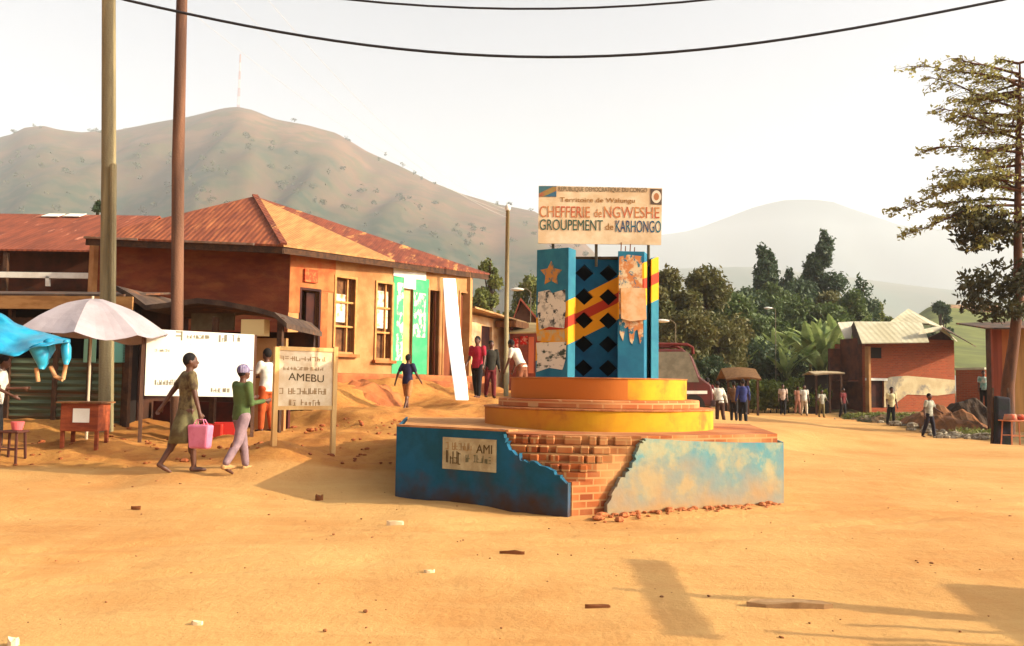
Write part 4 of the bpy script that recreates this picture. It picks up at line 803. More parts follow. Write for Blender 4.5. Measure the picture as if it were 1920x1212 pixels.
lev = [(165, 1717, 128, .5), (200, 1735, 150, .1), (140, 1790, 112, .2), (120, 1870, 108, 0), (215, 1775, 225, .2), (260, 1830, 235, .1), (290, 1740, 280, .3), (310, 1760, 325, .0), (250, 1800, 262, .3), (345, 1690, 398, .9), (360, 1755, 350, .4), (385, 1700, 440, .5), (400, 1780, 430, .2), (430, 1820, 465, .1), (330, 1800, 350, .2), (180, 1800, 190, .1), (235, 1755, 205, -.2), (270, 1850, 300, .2), (375, 1730, 400, .5), (355, 1850, 330, .1), (150, 1840, 150, .1)]
for y0, xe, ye, dr_ in lev:
    s = at(1909, y0, 30); e = at(xe, ye, 30+r_.uniform(-1.2, 1.2)); branch(s, e, dr_, .055, 1.15 if y0 < 330 else 2.1)
    th = r_.uniform(-1.2, 1.2); e2 = s+Vector((math.cos(th)*3.2, math.sin(th)*3.0, (e.z-s.z)*.7)); branch(s, e2, dr_*.6, .05, 1.0)
for k in range(9):
    y0 = r_.uniform(120, 430); s = at(1909, y0, 30); th = r_.choice((1.57, -1.57))+r_.uniform(-.6, .6); e = s+Vector((math.cos(th)*1.8, math.sin(th)*2.6, .2)); branch(s, e, .2, .05, 1.0)
V = np.concatenate([a for a, _ in LV]); Fc = np.arange(len(V)).reshape(-1, 4)
mb.build('trunk', mat('reddish_bark', C(120, 76, 50, .8), C(88, 58, 42, .8), 5, stretch=(1, 1, .2), bump=.4), bt, smooth=True)
leaf_obj(V, Fc, lm('leaf_open_tree', (150, 146, 84), (124, 116, 62), 1.1, .5), 'crown', bt)
bl_ = []
for i in range(34): bl_.append((at(r_.uniform(1815, 1935), r_.uniform(490, 590), 30+r_.uniform(-1, 1)), (.55, .5, .35)))
for i in range(30): bl_.append((at(r_.uniform(1800, 1930), r_.uniform(395, 470), 30+r_.uniform(-1, 1)), (.5, .5, .25)))
V, Fc = leaves(bl_, 3600, .11, seed=77); leaf_obj(V, Fc, lm('leaf_dense_low', (74, 72, 40), (56, 52, 32), .8), 'lower_foliage', bt)

# ------------------------------------------------------------------ right house
hb = brickH = bricks('house_brick', C(190, 90, 52, .8), C(168, 76, 46, .75), C(170, 112, 80, .7), 1.1, c3=C(176, 98, 62, .7))
D0 = 52.0; h0 = at(1622, 700, D0); h1 = at(1790, 700, D0+1.5); FH = Frame(h0, h1); gb = gp(1700, D0).z-.4
ho = thing('brick_house', (FH.P(FH.L/2, gb)), 'two storey red brick house with pale sheet metal roofs across the road', 'house')
zE = FH.hit(1700, 645)[1]; ops2 = [FH.rect(1628, 714, 1658, 765)]; mb = MB(); FH.wall(mb, 0, FH.L, gb-.5, zE+.3, .25, ops2); mb.build('front_wall', hb, ho)
f3 = Frame(FH.P(-.01, 0, -2.4), FH.P(-.01, 0, -.26)); 
mb = MB(); f3.box(mb, 0, f3.L, gb-.5, zE+.3, -.25, 0); f4 = Frame(FH.P(FH.L, 0, -.26), FH.P(FH.L, 0, -2.4)); f4.box(mb, 0, f4.L, gb-.5, zE+.3, -.25, 0); mb.split('side_wall', mat('shade_brown_brick', C(110, 60, 40), C(80, 46, 34), 2), ho)  # shade below the left roof is put into this brown
mb = MB(); FH.box(mb, 0, FH.hit(1626, 700)[0], gb, FH.hit(1620, 650)[1], 0, .35); mb.build('pillar', ochre, ho)
mb = MB(); o_ = ops2[0]; FH.box(mb, o_[0], o_[1], o_[2]-.3, o_[3], -.22, -.15); mb.build('door', doorm, ho)
mb = MB(); FH.box(mb, o_[0]-.2, o_[1]+.15, o_[3], o_[3]+.14, 0, .12); mb.build('door_lintel', white, ho)
wm_ = MB(); pr_ = [(1657, 714), (1668, 707), (1700, 705), (1790, 713), (1790, 738), (1757, 742), (1700, 740), (1672, 762), (1657, 764)]
FH.poly(wm_, [FH.hit(*p) for p in pr_][::-1], .0, .04); wm_.build('whitewash_panel', mat('whitewash', C(232, 210, 165, .8), C(210, 185, 140, .8), 1.2, c3=C(150, 140, 125, .8), scale3=.7, lo3=.5, hi3=.6), ho)
pale = mat('pale_sheet', C(214, 204, 172, .8), C(196, 184, 150, .8), .8, corr=.9, rough=.6); pale2 = mat('pale_sheet_bright', C(238, 224, 196, .85), corr=.9, rough=.6)
def pan4(pts, m, name, parent, th=.06):
    mb = MB(); mb.slab([Vector(p)-Vector((0, 0, th)) for p in pts], (0, 0, th)); return mb.build(name, m, parent)
pan4([at(1616, 643, D0-1.3), at(1742, 641, D0-1.1), at(1728, 604, D0+1.6), at(1601, 603, D0+1.6)], pale, 'roof', ho)
pan4([at(1616, 643, D0-1.3), at(1601, 603, D0+1.6), at(1596, 612, D0+4), at(1600, 646, D0+3)], darkwood, 'roof_underside', ho)
pan4([at(1668, 604, D0+1.7), at(1742, 606, D0+1.4), at(1765, 612, D0+2), at(1703, 579, D0+4.5)], pale, 'roof', ho)
pan4([at(1765, 612, D0+2), at(1795, 640, D0+5), at(1703, 579, D0+4.6)], pale, 'roof', ho)
pan4([at(1596, 634, D0+2.8), at(1584, 634, D0+2.8), at(1571, 605, D0+4.5), at(1600, 603, D0+4.5)], pale2, 'roof', ho)
pan4([at(1722, 626, D0-1), at(1728, 618, D0-.8), at(1768, 610, D0+1), at(1766, 618, D0-.6)], pale, 'roof', ho)
pan4([at(1766, 614, D0-.8), at(1824, 646, D0-.9), at(1830, 650, D0+4), at(1768, 612, D0+4)], leadroof, 'roof', ho)
mb = MB(); gab = [FH.P(FH.hit(1735, 640)[0], zE+.3, -.1), FH.P(FH.L, zE+.3, -.1), FH.P(FH.hit(1768, 620)[0], FH.hit(1768, 622)[1], -.1)]; mb.slab(gab, (0, .2, 0)); mb.build('gable_wall', mat('dark_gable', C(90, 60, 45), C(70, 48, 38), 2), ho)
mb = MB(); FH.box(mb, -1.0, -.26, gb-.5, zE-.3, -2.2, -2.0); FH.box(mb, -.9, -.26, (gb+zE)/2-.1, (gb+zE)/2, -2, -.3); mb.build('side_porch', mat('shade_brown_brick', C(110, 60, 40), C(80, 46, 34), 2), ho)  # same brown, carrying the shade below the left roof
mb = MB(); FH.box(mb, -.25, FH.L, gb-.5, zE, -2.6, -2.41); mb.build('rear_wall', hb, ho)
mb = MB(); rr_ = FH.rect(1628, 652, 1652, 672); FH.box(mb, *rr_, .003, .03); mb.build('window', dark, ho)
# low wall right of house
FQ = Frame(at(1792, 700, 50), at(1846, 700, 48)); mb = MB(); FQ.box(mb, 0, FQ.L, -.6, FQ.hit(1800, 694)[1], -.2, 0); o = mb.build('low_brick_wall', hb, None); tag(o, 'low brick wall with pale coping right of the brick house', 'wall')
mb = MB(); FQ.box(mb, -.05, FQ.L+.05, FQ.hit(1800, 694)[1], FQ.hit(1800, 690)[1], -.25, .05); mb.build('coping', pale, o)
# small shelter roof left of house + thatch shelter
def shelter(px0, px1, ytop, yeave, d, m, label, name, dep=2.2, tilt=0):
    a = at(px0, yeave, d); b = at(px1, yeave+tilt, d-.3); g = gp((px0+px1)/2, d); root = thing(name, g, label, 'shelter'); zt = at((px0+px1)/2, ytop, d+dep/2).z; mb = MB(); k = 8; vs = []; fs = []
    for i in range(k+1):
        t = i/k; c = a.lerp(b, t); bow = math.sin(math.pi*t)*(zt-a.z)*.5
        vs += [c+Vector((0, 0, bow*.4)), Vector((c.x, c.y+dep*.5, zt-.0+bow*.3)), c+Vector((0, dep, 0))]
        vs += [q+Vector((0, 0, -.08)) for q in vs[-3:]]
    for i in range(k): e = i*6; fs += [(e, e+6, e+7, e+1), (e+1, e+7, e+8, e+2), (e+3, e+4, e+10, e+9), (e+4, e+5, e+11, e+10), (e, e+3, e+9, e+6), (e+2, e+8, e+11, e+5)]
    fs += [(0, 1, 4, 3), (1, 2, 5, 4), (k*6, k*6+3, k*6+4, k*6+1), (k*6+1, k*6+4, k*6+5, k*6+2)]; mb.add(vs, fs); mb.build('roof', m, root)
    mb = MB()
    for c in (a.lerp(b, .08), a.lerp(b, .92)):
        for dy in (.2, dep-.2): zg = gz(c.x, c.y+dy); mb.bar((c.x, c.y+dy, zg-.2), (c.x, c.y+dy, c.z), .1)
    mb.split('post', darkwood, root)
    mb = MB(); zg = gz(a.x, a.y+dep); mb.hexa([(a.x+.1, d+dep-.3, zg-.2), (b.x-.1, d+dep-.3, zg-.2), (b.x-.1, d+dep-.2, zg-.2), (a.x+.1, d+dep-.2, zg-.2), (a.x+.1, d+dep-.3, a.z), (b.x-.1, d+dep-.3, b.z), (b.x-.1, d+dep-.2, b.z), (a.x+.1, d+dep-.2, a.z)]); mb.build('rear_wall', dark, root)
    return root
shelter(1362, 1428, 692, 711, 44, mat('thatch', C(150, 108, 66, .72), C(118, 82, 50, .7), 6, stretch=(1, 4, 1), bump=.5), 'low brown thatched shelter behind the man in the blue jacket', 'thatched_shelter')
shelter(1528, 1584, 697, 702, 50, mat('pale_tin', C(215, 190, 150, .8), C(180, 155, 120, .8), 3), 'low shelter with a pale tin roof against the left of the brick house', 'tin_shelter', tilt=-3)
# right edge orange building
FE = Frame(at(1862, 700, 35.3), at(2050, 700, 34.6)); gb = gp(1890, 35).z-.6
oe = thing('plank_building', FE.P(0, gb), 'tall orange and ochre plank building at the right edge behind the tree', 'building')
for i, (a, b, c) in enumerate(((0, 1.0, C(160, 78, 54, 1.1)), (1.0, 2.2, C(190, 112, 64, 1.15)), (2.2, FE.L, C(205, 150, 88, 1.2)))):
    mb = MB(); zt = FE.hit(1890, 612)[1]; FE.box(mb, FE.hit(1862, 700)[0]+a*.35 if i else 0, b*.35 if i < 2 else FE.L, gb, zt, -.2, 0) if i < 2 else FE.box(mb, 2.2*.35, FE.L, gb, zt, -.2, 0)
    mb.build('wall_panel', mat('plank_%d' % i, (c[0]*.85, c[1]*.85, c[2]*.85, 1), (c[0]*.6, c[1]*.6, c[2]*.6, 1), 3, stretch=(2, 2, .1)), oe)
mb = MB(); FE.box(mb, 0, .2, gb, FE.hit(1890, 612)[1], -.8, -.21); mb.build('side_wall', darkwood, oe)
pan4([FE.P(-.5, FE.hit(1850, 618)[1], 1), FE.P(FE.L, FE.hit(1850, 618)[1], 1), FE.P(FE.L, FE.hit(1850, 590)[1], -3), FE.P(-.5, FE.hit(1850, 596)[1], -3)], leadroof, 'roof', oe)
# slope on the right with far huts
mb = MB(); vs = []; fs = []; nu, nv = 40, 16
for j in range(nv+1):
    for i in range(nu+1):
        px = 1640+560*i/nu; t = j/nv; d = 75+110*t; y_ = 705-128*t**.8+ (6*math.sin(i*.5)*t) + (50*max(0, (1745-px)/100))*t; p = at(px, y_, d); p.z = max(p.z, -1.2)+.5*mnoise.noise(p*.08); vs.append(p)
for j in range(nv+1): 
    for i in range(nu+1): pass
for j in range(nv):
    for i in range(nu): a = j*(nu+1)+i; fs.append((a, a+1, a+nu+2, a+nu+1))
mb.add(vs, fs); o = mb.build('green_slope', mat('grass_slope', C(125, 130, 60, .8), C(100, 105, 48, .8), .15, c3=C(160, 130, 75, .8), scale3=.06, lo3=.6, hi3=.7), None, smooth=True, origin=(0, 0, 0)); o['kind'] = 'structure'
hutm = mat('hut_wall', C(222, 168, 120, .8), C(200, 130, 85, .8), 1); hutr = mat('hut_roof', C(185, 150, 110, .8), C(150, 110, 80, .8), 1)
for i, (px, lab) in enumerate(((1782, 'leftmost small tan hut on the far slope'), (1815, 'middle small tan hut on the far slope'), (1850, 'right small tan hut on the far slope, above the shop roof'))):
    p = at(px, 590, 180); root = thing('small_hut', p, lab, 'hut', 'huts on the far slope'); mb = MB(); mb.box((p.x, p.y, p.z-.3), (3.2, 3, 2.6)); mb.build('wall', hutm, root)
    mb = MB(); mb.slab([(p.x-2, p.y-2, p.z+1), (p.x+2, p.y-2, p.z+1), (p.x+2, p.y, p.z+1.9), (p.x-2, p.y, p.z+1.9)], (0, 0, .1)); mb.slab([(p.x-2, p.y+2, p.z+1), (p.x-2, p.y, p.z+1.9), (p.x+2, p.y, p.z+1.9), (p.x+2, p.y+2, p.z+1)], (0, 0, .1)); mb.build('roof', hutr, root)

# ------------------------------------------------------------------ small shops between shop building and tower
FC_ = Frame(at(886, 680, 31), at(948, 680, 34)); ss = thing('small_shop', FC_.P(0, 1.1), 'small cream shop with a slanted tin roof beyond the ochre shop', 'shop')
od = FC_.rect(902, 612, 922, 720); mb = MB(); FC_.wall(mb, -1.5, FC_.L, .3, FC_.hit(915, 596)[1], .2, [(od[0], od[1], .2, od[3])]); mb.build('wall', mat('cream_wall', C(236, 205, 160, .85), C(220, 170, 120, .85), 2), ss)
mb = MB(); FC_.box(mb, od[0], od[1], .6, od[3], -.18, -.1); mb.build('door', doorm, ss)
mb = MB(); mb.slab([FC_.P(-1.5, FC_.hit(890, 586)[1], .7), FC_.P(FC_.L+.4, FC_.hit(950, 606)[1], .7), FC_.P(FC_.L+.4, FC_.hit(950, 590)[1], -3), FC_.P(-1.5, FC_.hit(890, 572)[1], -3)], (0, 0, .06)); mb.build('roof', mat('tan_tin', C(200, 160, 110, .8), C(165, 120, 75, .8), 3), ss)
mb = MB(); FC_.box(mb, od[1]+.1, FC_.L+.1, FC_.hit(930, 612)[1]-.05, FC_.hit(930, 608)[1]+.1, .1, .9); mb.build('awning_beam', wood, ss)
FD = Frame(at(955, 680, 33), at(1010, 680, 33)); st2 = thing('red_goods_stall', FD.P(0, 1.0), 'open stall with tan awning and red goods left of the tower', 'stall')
mb = MB(); FD.box(mb, 0, FD.L, .4, FD.hit(980, 600)[1], -2.2, -2.0); FD.box(mb, 0, .12, .4, FD.hit(980, 600)[1], -2.0, 0); mb.build('rear_wall', mat('red_brown_wall', C(150, 70, 45, .8), C(120, 54, 38, .8), 2), st2)
mb = MB(); mb.slab([FD.P(-.1, FD.hit(980, 628)[1], .5), FD.P(FD.L, FD.hit(980, 626)[1], .5), FD.P(FD.L, FD.hit(980, 600)[1], -2.2), FD.P(-.1, FD.hit(980, 600)[1], -2.2)], (0, 0, .05)); mb.build('awning', mat('tan_awning', C(190, 160, 105, .8), C(170, 140, 90, .8), 2), st2)
mb = MB(); r_ = FD.rect(957, 634, 972, 660); FD.box(mb, *r_, -.6, -.1); r_ = FD.rect(975, 630, 990, 646); FD.box(mb, *r_, -.5, -.1); mb.split('goods', mat('red_goods', C(200, 45, 40), C(235, 170, 150), 8, lo=.52, hi=.58), st2, bevel=.04)
mb = MB(); r_ = FD.rect(991, 632, 1001, 700); FD.box(mb, *r_, -.2, .0); mb.build('side_panel', mat('orange_panel', C(215, 110, 70, .8)), st2)
gh = thing('gabled_house', at(985, 600, 44), 'small house with a red gabled roof behind the tan awning', 'house')
a, b, c = at(962, 606, 44), at(1012, 606, 44), at(978, 566, 44); mb = MB(); mb.slab([a, b, c], (0, .2, 0)); mb.build('gable_wall', mat('gable_dark', C(110, 80, 62), C(85, 62, 50), 1.5), gh)
mb = MB(); mb.slab([at(976, 563, 43.6), at(1016, 610, 43.6), at(1016, 610, 43.6)+Vector((0, 5, 0)), at(976, 563, 43.6)+Vector((0, 5, 0))], (0, 0, .12)); mb.slab([at(958, 612, 43.6), at(976, 563, 43.6), at(976, 563, 43.6)+Vector((0, 5, 0)), at(958, 612, 43.6)+Vector((0, 5, 0))], (0, 0, .12)); mb.build('roof', mat('red_tile', C(176, 90, 66, .85), C(150, 76, 56, .85), 3), gh)
mb = MB(); mb.box(((a.x+b.x)/2, 46.2, a.z/2), (b.x-a.x-.1, 4.0, a.z)); mb.build('wall', ochre, gh)
# street lamps
def lamp(px, py, d, label, name='street_lamp'):
    g = gp(px, d); root = thing(name, g, label, 'street lamp'); top = at(px, py, d); mb = MB(); mb.tube([(g.x+.5, g.y, g.z-.2), (g.x+.5, g.y, top.z-.1), (g.x+.3, g.y, top.z+.05), top], .022, 6); mb.build('mast', mat('lamp_metal', C(120, 110, 90)), root)
    mb = MB(); mb.ell(top, (.28, .14, .07)); mb.build('lamp_head', white, root, smooth=True)
lamp(970, 543, 36, 'street lamp with white head left of the tower'); lamp(1440, 578, 55, 'street lamp with white head in front of the green trees'); lamp(1242, 602, 34, 'street lamp with white head directly right of the tower')

# ------------------------------------------------------------------ minibus
vd = 25.0; vb = gp(1290, vd); vz = at(1300, 772, vd).z
van = thing('red_minibus', (vb.x, vb.y, vz), 'red minibus with roof rail and dusty windows parked half behind the tower', 'minibus')
sx = vd/F
def VP(px, py, off=0): p = at(px, py, vd); return Vector((p.x, vd+off, p.z))
W_ = 1.75; prof = [(1060, 652), (1282, 655), (1298, 668), (1312, 706), (1334, 722), (1338, 740), (1338, 762), (1060, 762)]
mb = MB(); mb.slab([VP(*p) for p in prof], (0, W_, 0)); body = mb.build('body', mat('dusty_red', C(105, 36, 32, .8), C(88, 42, 36, .8), 3, rough=.5), van, bevel=.05)
glass = mat('dusty_glass', C(150, 140, 118, .7), C(125, 118, 98, .7), 3, rough=.25, spec=.5)
mb = MB()
for a, b in ((1080, 1150), (1154, 1226), (1230, 1290)): mb.slab([VP(a, 660), VP(b-2 if b < 1290 else 1290, 660), VP(b if b < 1290 else 1311, 717), VP(a, 717)], (0, -.012, 0))
mb.split('side_window', glass, van)
ws = [VP(1300, 672, .12), VP(1300, 672, W_-.12), VP(1314, 705, W_-.12), VP(1314, 705, .12)]; mb = MB(); mb.slab(ws, (.02, 0, .01)); mb.build('windscreen', glass, van)
mb = MB(); mb.slab([VP(1060, 733), VP(1326, 733), VP(1326, 739), VP(1060, 739)], (0, -.012, 0)); mb.build('side_stripe', white, van)
mb = MB(); 
for off in (.1, W_-.1): mb.tube([VP(1090, 643, off), VP(1290, 646, off), VP(1300, 652, off), VP(1301, 664, off)], .045, 8)
for px in (1100, 1160, 1220, 1280): mb.tube([VP(px, 645, .1), VP(px, 645, W_-.1)], .03, 6)
mb.build('roof_rail', mat('rail_red', C(110, 42, 38, .8)), van)
mb = MB(); mb.box(VP(1336, 756, W_/2), (.18, W_, .18)); mb.build('bumper', mat('bumper_dark', C(60, 40, 38)), van, bevel=.03)
for y_ in (.22, W_-.22): mb = MB(); mb.ell(VP(1338, 735, y_), (.04, .12, .09)); mb.build('headlight', mat('lens', C(230, 225, 205), rough=.2), van, smooth=True)
for px in (1115, 1300):
    for off in (-.01, W_-.19): 
        mb = MB(); c = VP(px, 762, off); mb.tube([c, c+Vector((0, .2, 0))], .31, 20); wl = mb.build('wheel', mat('tyre', C(38, 34, 32)), van, bevel=.02)
        mb = MB(); mb.tube([c+Vector((0, -.015, 0)), c+Vector((0, .21, 0))], .16, 16); mb.build('rim', mat('rim_grey', C(150, 140, 125)), wl)

# ------------------------------------------------------------------ people
skin = mat('skin', C(96, 58, 40), C(84, 48, 34), 5, rough=.55, spec=.4)
hairm = mat('hair_black', C(28, 22, 20), rough=.9)
def person(pos, face, H, top, bottom, label, ll=(8, 5), rl=(-8, 10), la=(5, 8, 15), ra=(5, 8, 15), lean=0, style='tee', bstyle='trousers', hat=None, head_turn=0, shoes=None, vox=.016, group=None, lift=0, fine=False, hair=True):
    root = thing('person', (pos[0], pos[1], pos[2]+lift), label, 'person', group, rz=-R(face))
    S = H/1.7; T, SH = .415*S, .40*S; fz = .075*S
    def leg(sw, kn): a = R(sw); b = R(sw-kn); k = Vector((0, math.sin(a)*T, -math.cos(a)*T)); return k, k+Vector((0, math.sin(b)*SH, -math.cos(b)*SH))
    ks, an = zip(leg(*ll), leg(*rl)); hipz = max(-an[0].z, -an[1].z)+fz; hip = [Vector((-.085*S, 0, hipz)), Vector((.085*S, 0, hipz))]
    K = [hip[i]+ks[i] for i in (0, 1)]; A_ = [hip[i]+an[i] for i in (0, 1)]
    pel = Vector((0, 0, hipz)); ML = Matrix.Translation(pel) @ Matrix.Rotation(-R(lean), 4, 'X') @ Matrix.Translation(-pel)
    th = .50*S  # pelvis to shoulder
    sh = [ML@(pel+Vector((s*.175*S, 0, th))) for s in (-1, 1)]; neck = ML@(pel+Vector((0, 0, th+.05*S))); hc = ML@(pel+Vector((0, .02*S, th+.205*S)))
    def arm(s, i, p, ab, el):
        d1 = Matrix.Rotation(-R(lean), 3, 'X') @ (Matrix.Rotation(s*R(-ab), 3, 'Y') @ Matrix.Rotation(R(p), 3, 'X') @ Vector((0, 0, -1))); d2 = Matrix.Rotation(-R(lean), 3, 'X') @ (Matrix.Rotation(s*R(-ab*.7), 3, 'Y') @ Matrix.Rotation(R(p+el), 3, 'X') @ Vector((0, 0, -1)))
        e = sh[i]+d1*.29*S; w_ = e+d2*.25*S; return e, w_, d2
    E, Wr = [], []; D2 = []
    for s, i, a in ((-1, 0, la), (1, 1, ra)): e, w_, d2 = arm(s, i, *a); E.append(e); Wr.append(w_); D2.append(d2)
    mb = MB()
    def cone(b_, pts, rad, n=10):
        b_.tube(pts, rad, n)
        for p, r in zip(pts, rad): b_.ell(p, r, 10, 6)
    M3 = ML.to_3x3()
    mb.rings([(pel+Vector((0, 0, -.08*S)), .12*S, .10*S), (pel+Vector((0, 0, .04*S)), .15*S, .11*S), (pel+Vector((0, 0, .2*S)), .125*S, .095*S), (pel+Vector((0, 0, .38*S)), .155*S, .115*S), (pel+Vector((0, 0, .49*S)), .15*S, .095*S), (pel+Vector((0, 0, .55*S)), .07*S, .06*S)], 16, ML)
    cone(mb, [pel.lerp(neck, .9), hc-Vector((0, 0, .04*S))], [.055*S, .052*S])
    RT = Matrix.Rotation(-R(head_turn), 3, 'Z'); hm = M3@RT if abs(lean) < 60 else RT
    mb.ell(hc, (.076*S, .095*S, .115*S), 16, 12, hm); mb.ell(hc+hm@Vector((0, .05*S, -.06*S)), (.05*S, .05*S, .05*S), 12, 8, hm)
    mb.ell(hc+hm@Vector((0, .1*S, -.02*S)), (.015*S, .02*S, .024*S), 8, 6, hm); mb.ell(hc+hm@Vector((0, .088*S, -.062*S)), (.027*S, .014*S, .012*S), 8, 6, hm)
    for s in (-1, 1): mb.ell(hc+hm@Vector((s*.078*S, 0, -.01*S)), (.012*S, .022*S, .03*S), 8, 6, hm)
    for i in (0, 1):
        cone(mb, [sh[i], E[i], Wr[i]], [.052*S, .04*S, .026*S]); cone(mb, [hip[i], K[i], A_[i]], [.088*S, .056*S, .036*S]); mb.ell(K[i].lerp(A_[i], .3)+Vector((0, -.018*S, 0)), (.05*S, .055*S, .11*S), 10, 8)
        s = -1 if i == 0 else 1; d2 = D2[i]; pc = Wr[i]+d2*.045*S; sd = Vector((0, 1, 0)).cross(d2).normalized() if abs(d2.y) < .9 else Vector((1, 0, 0)); fw_ = sd.cross(d2).normalized()
        if fw_.y < 0: fw_ = -fw_
        mb.tube([Wr[i], pc, Wr[i]+d2*.085*S], [.026*S, .033*S, .030*S], 8)
        fr_ = .009*S if fine else .011*S
        for q, (o_, ln) in enumerate(((-.026, .065), (-.009, .078), (.009, .074), (.026, .058))):
            b0 = Wr[i]+d2*.08*S+fw_*o_*S; inn = -sd*s if (sd.x*s) > 0 else sd*s; b1 = b0+d2*ln*.5*S; b2 = b1+(d2*.8+Vector((-s*.6, 0, 0))).normalized()*ln*.5*S; mb.tube([b0, b1, b2], [fr_, fr_*.95, fr_*.8], 6); mb.ell(b2, fr_*.85, 6, 4)
        t0 = Wr[i]+d2*.035*S+fw_*.026*S; t1 = t0+(fw_*.8+d2).normalized()*.035*S; mb.tube([t0, t1, t1+(fw_*.2+d2).normalized()*.028*S], [fr_*1.2, fr_*1.1, fr_*.9], 6)
        # foot
        fa = R((ll, rl)[i][0]-(ll, rl)[i][1]); tip_ = 1 if fa < -.35 else 0; fd = Vector((0, math.cos(fa*tip_*1.0), math.sin(fa*tip_*1.0))); f0 = A_[i]+Vector((0, -.03*S, -.035*S)); cone(mb, [A_[i], f0], [.036*S, .035*S]); mb.tube([f0, f0+fd*.1*S+Vector((0, 0, -.006*S)), f0+fd*.19*S+Vector((0, 0, -.012*S))], [.036*S, .036*S, .022*S], 8); mb.ell(f0+fd*.19*S+Vector((0, 0, -.012*S)), .023*S, 8, 5)
    body = mb.build('body', skin, root, local=True, remesh=vox*S if not fine else .008)
    if hair:
        mb = MB(); mb.ell(hc+hm@Vector((0, -.016*S, .022*S)), (.084*S, .098*S, .108*S), 16, 12, hm); o = mb.build('hair', hairm, root, local=True, smooth=True)
        tx = o.modifiers.new('d', 'DISPLACE'); tx.strength = .0
    g = 1.0
    mb = MB(); b0 = -.06 if style != 'dress' else -.02
    mb.rings([(pel+Vector((0, 0, b0*S)), .165*S, .13*S), (pel+Vector((0, 0, .06*S)), .168*S, .128*S), (pel+Vector((0, 0, .2*S)), .148*S, .115*S), (pel+Vector((0, 0, .38*S)), .178*S, .135*S), (pel+Vector((0, 0, .49*S)), .165*S, .112*S), (pel+Vector((0, 0, .545*S)), .075*S, .07*S)], 16, ML)
    for i in (0, 1):
        if style == 'long': cone(mb, [sh[i], E[i], Wr[i].lerp(E[i], .08)], [.074*S, .058*S, .042*S])
        else: m_ = sh[i].lerp(E[i], .62); cone(mb, [sh[i], m_], [.074*S, .062*S])
    sh_o = mb.build('dress' if style == 'dress' else 'shirt', top, root, local=True, remesh=.017*S)
    if bstyle in ('trousers', 'shorts'):
        mb = MB(); mb.rings([(pel+Vector((0, 0, -.1*S)), .15*S, .12*S), (pel+Vector((0, 0, .02*S)), .158*S, .122*S), (pel+Vector((0, 0, .1*S)), .15*S, .115*S)], 16)
        for i in (0, 1):
            if bstyle == 'trousers': cone(mb, [hip[i], K[i], A_[i].lerp(K[i], .07)], [.105*S, .078*S, .062*S])
            else: cone(mb, [hip[i], K[i].lerp(hip[i], .05)], [.105*S, .092*S])
        mb.build(bstyle, bottom, root, local=True, remesh=.017*S)
    elif bstyle == 'skirt':
        mb = MB(); kz = (K[0]+K[1])/2; k = 1.0; zb = min(K[0].z, K[1].z)-.06*S; sp = abs(K[0].y-K[1].y)/2
        mb.rings([(Vector((0, kz.y, zb)), .19*S, .15*S+sp), (Vector((0, kz.y*.6, (zb+pel.z)/2)), .185*S, .15*S+sp*.5), (pel, .165*S, .13*S), (pel+Vector((0, 0, .1*S)), .15*S, .12*S)], 20); mb.build('skirt', bottom, root, local=True, smooth=True)
    if hat:
        mb = MB(); mb.ell(hc+hm@Vector((0, -.012*S, .04*S)), (.092*S, .112*S, .10*S), 16, 10, hm); mb.ell(hc+hm@Vector((0, .1*S, .04*S)), (.07*S, .07*S, .012*S), 12, 6, hm); mb.build('cap', hat, root, local=True, smooth=True)
    if shoes:
        mb = MB()
        for i in (0, 1): f0 = A_[i]+Vector((0, -.035*S, -.042*S)); mb.tube([f0, f0+Vector((0, .1*S, -.004*S)), f0+Vector((0, .21*S, -.012*S))], [.043*S, .045*S, .028*S], 8); mb.ell(f0, .043*S, 8, 6)
        mb.build('shoes', shoes, root, local=True, smooth=True)
    rot = Matrix.Rotation(-R(face), 3, 'Z'); wp = [Vector((pos[0], pos[1], pos[2]+lift))+rot@(Wr[i]+D2[i]*.09*S) for i in (0, 1)]
    return root, wp
def cl(name, r, g, b, k=.85, c2=None, sc=8, st=(1, 1, 1)): return mat(name, C(r, g, b, k), C(*(c2 or (int(r*.85), int(g*.85), int(b*.85))), k), sc, stretch=st, bump=.15, bscale=25)
whiteS = cl('white_shirt', 240, 232, 215); oranget = cl('orange_trousers', 205, 92, 40); olive = cl('olive_dress', 120, 105, 70, .9, (80, 62, 45), 14); greenj = cl('green_jacket', 98, 118, 66, .8); lilac = cl('lilac_trousers', 165, 135, 140); navy = cl('navy_shirt', 50, 46, 78); tanS = cl('tan_shorts', 200, 130, 75)
redS = cl('red_shirt', 185, 40, 60); blackT = cl('black_trousers', 35, 32, 34); darkS = cl('dark_shirt', 48, 44, 34); maroon = cl('maroon_cloth', 120, 42, 44); blueJ = cl('blue_jacket', 58, 66, 128); pinkS = cl('pale_pink_top', 225, 195, 175); pinkT = cl('pink_trousers', 200, 140, 115); greyS = cl('grey_shirt', 190, 185, 165); tealS = cl('teal_top', 120, 175, 165, .85, (220, 225, 215), 5)
g = gp(347, 12.5)
_, hands = person(g, 56, 1.66, olive, cl('olive_skirt', 125, 118, 80, .9, (95, 80, 55), 6), 'girl in an olive brown dress striding right with a pink bag past the white board', ll=(-15, 16), rl=(9, 4), la=(-34, 14, 4), ra=(8, 12, 6), style='dress', bstyle='skirt', head_turn=18, fine=True)
h = hands[1]; bag = thing('pink_bag', (h.x, h.y, h.z-.42), 'pink square plastic bag held by the walking girl', 'bag'); bm_ = mat('pink_plastic', C(240, 140, 170, .85), C(225, 120, 150, .85), 5, rough=.5)
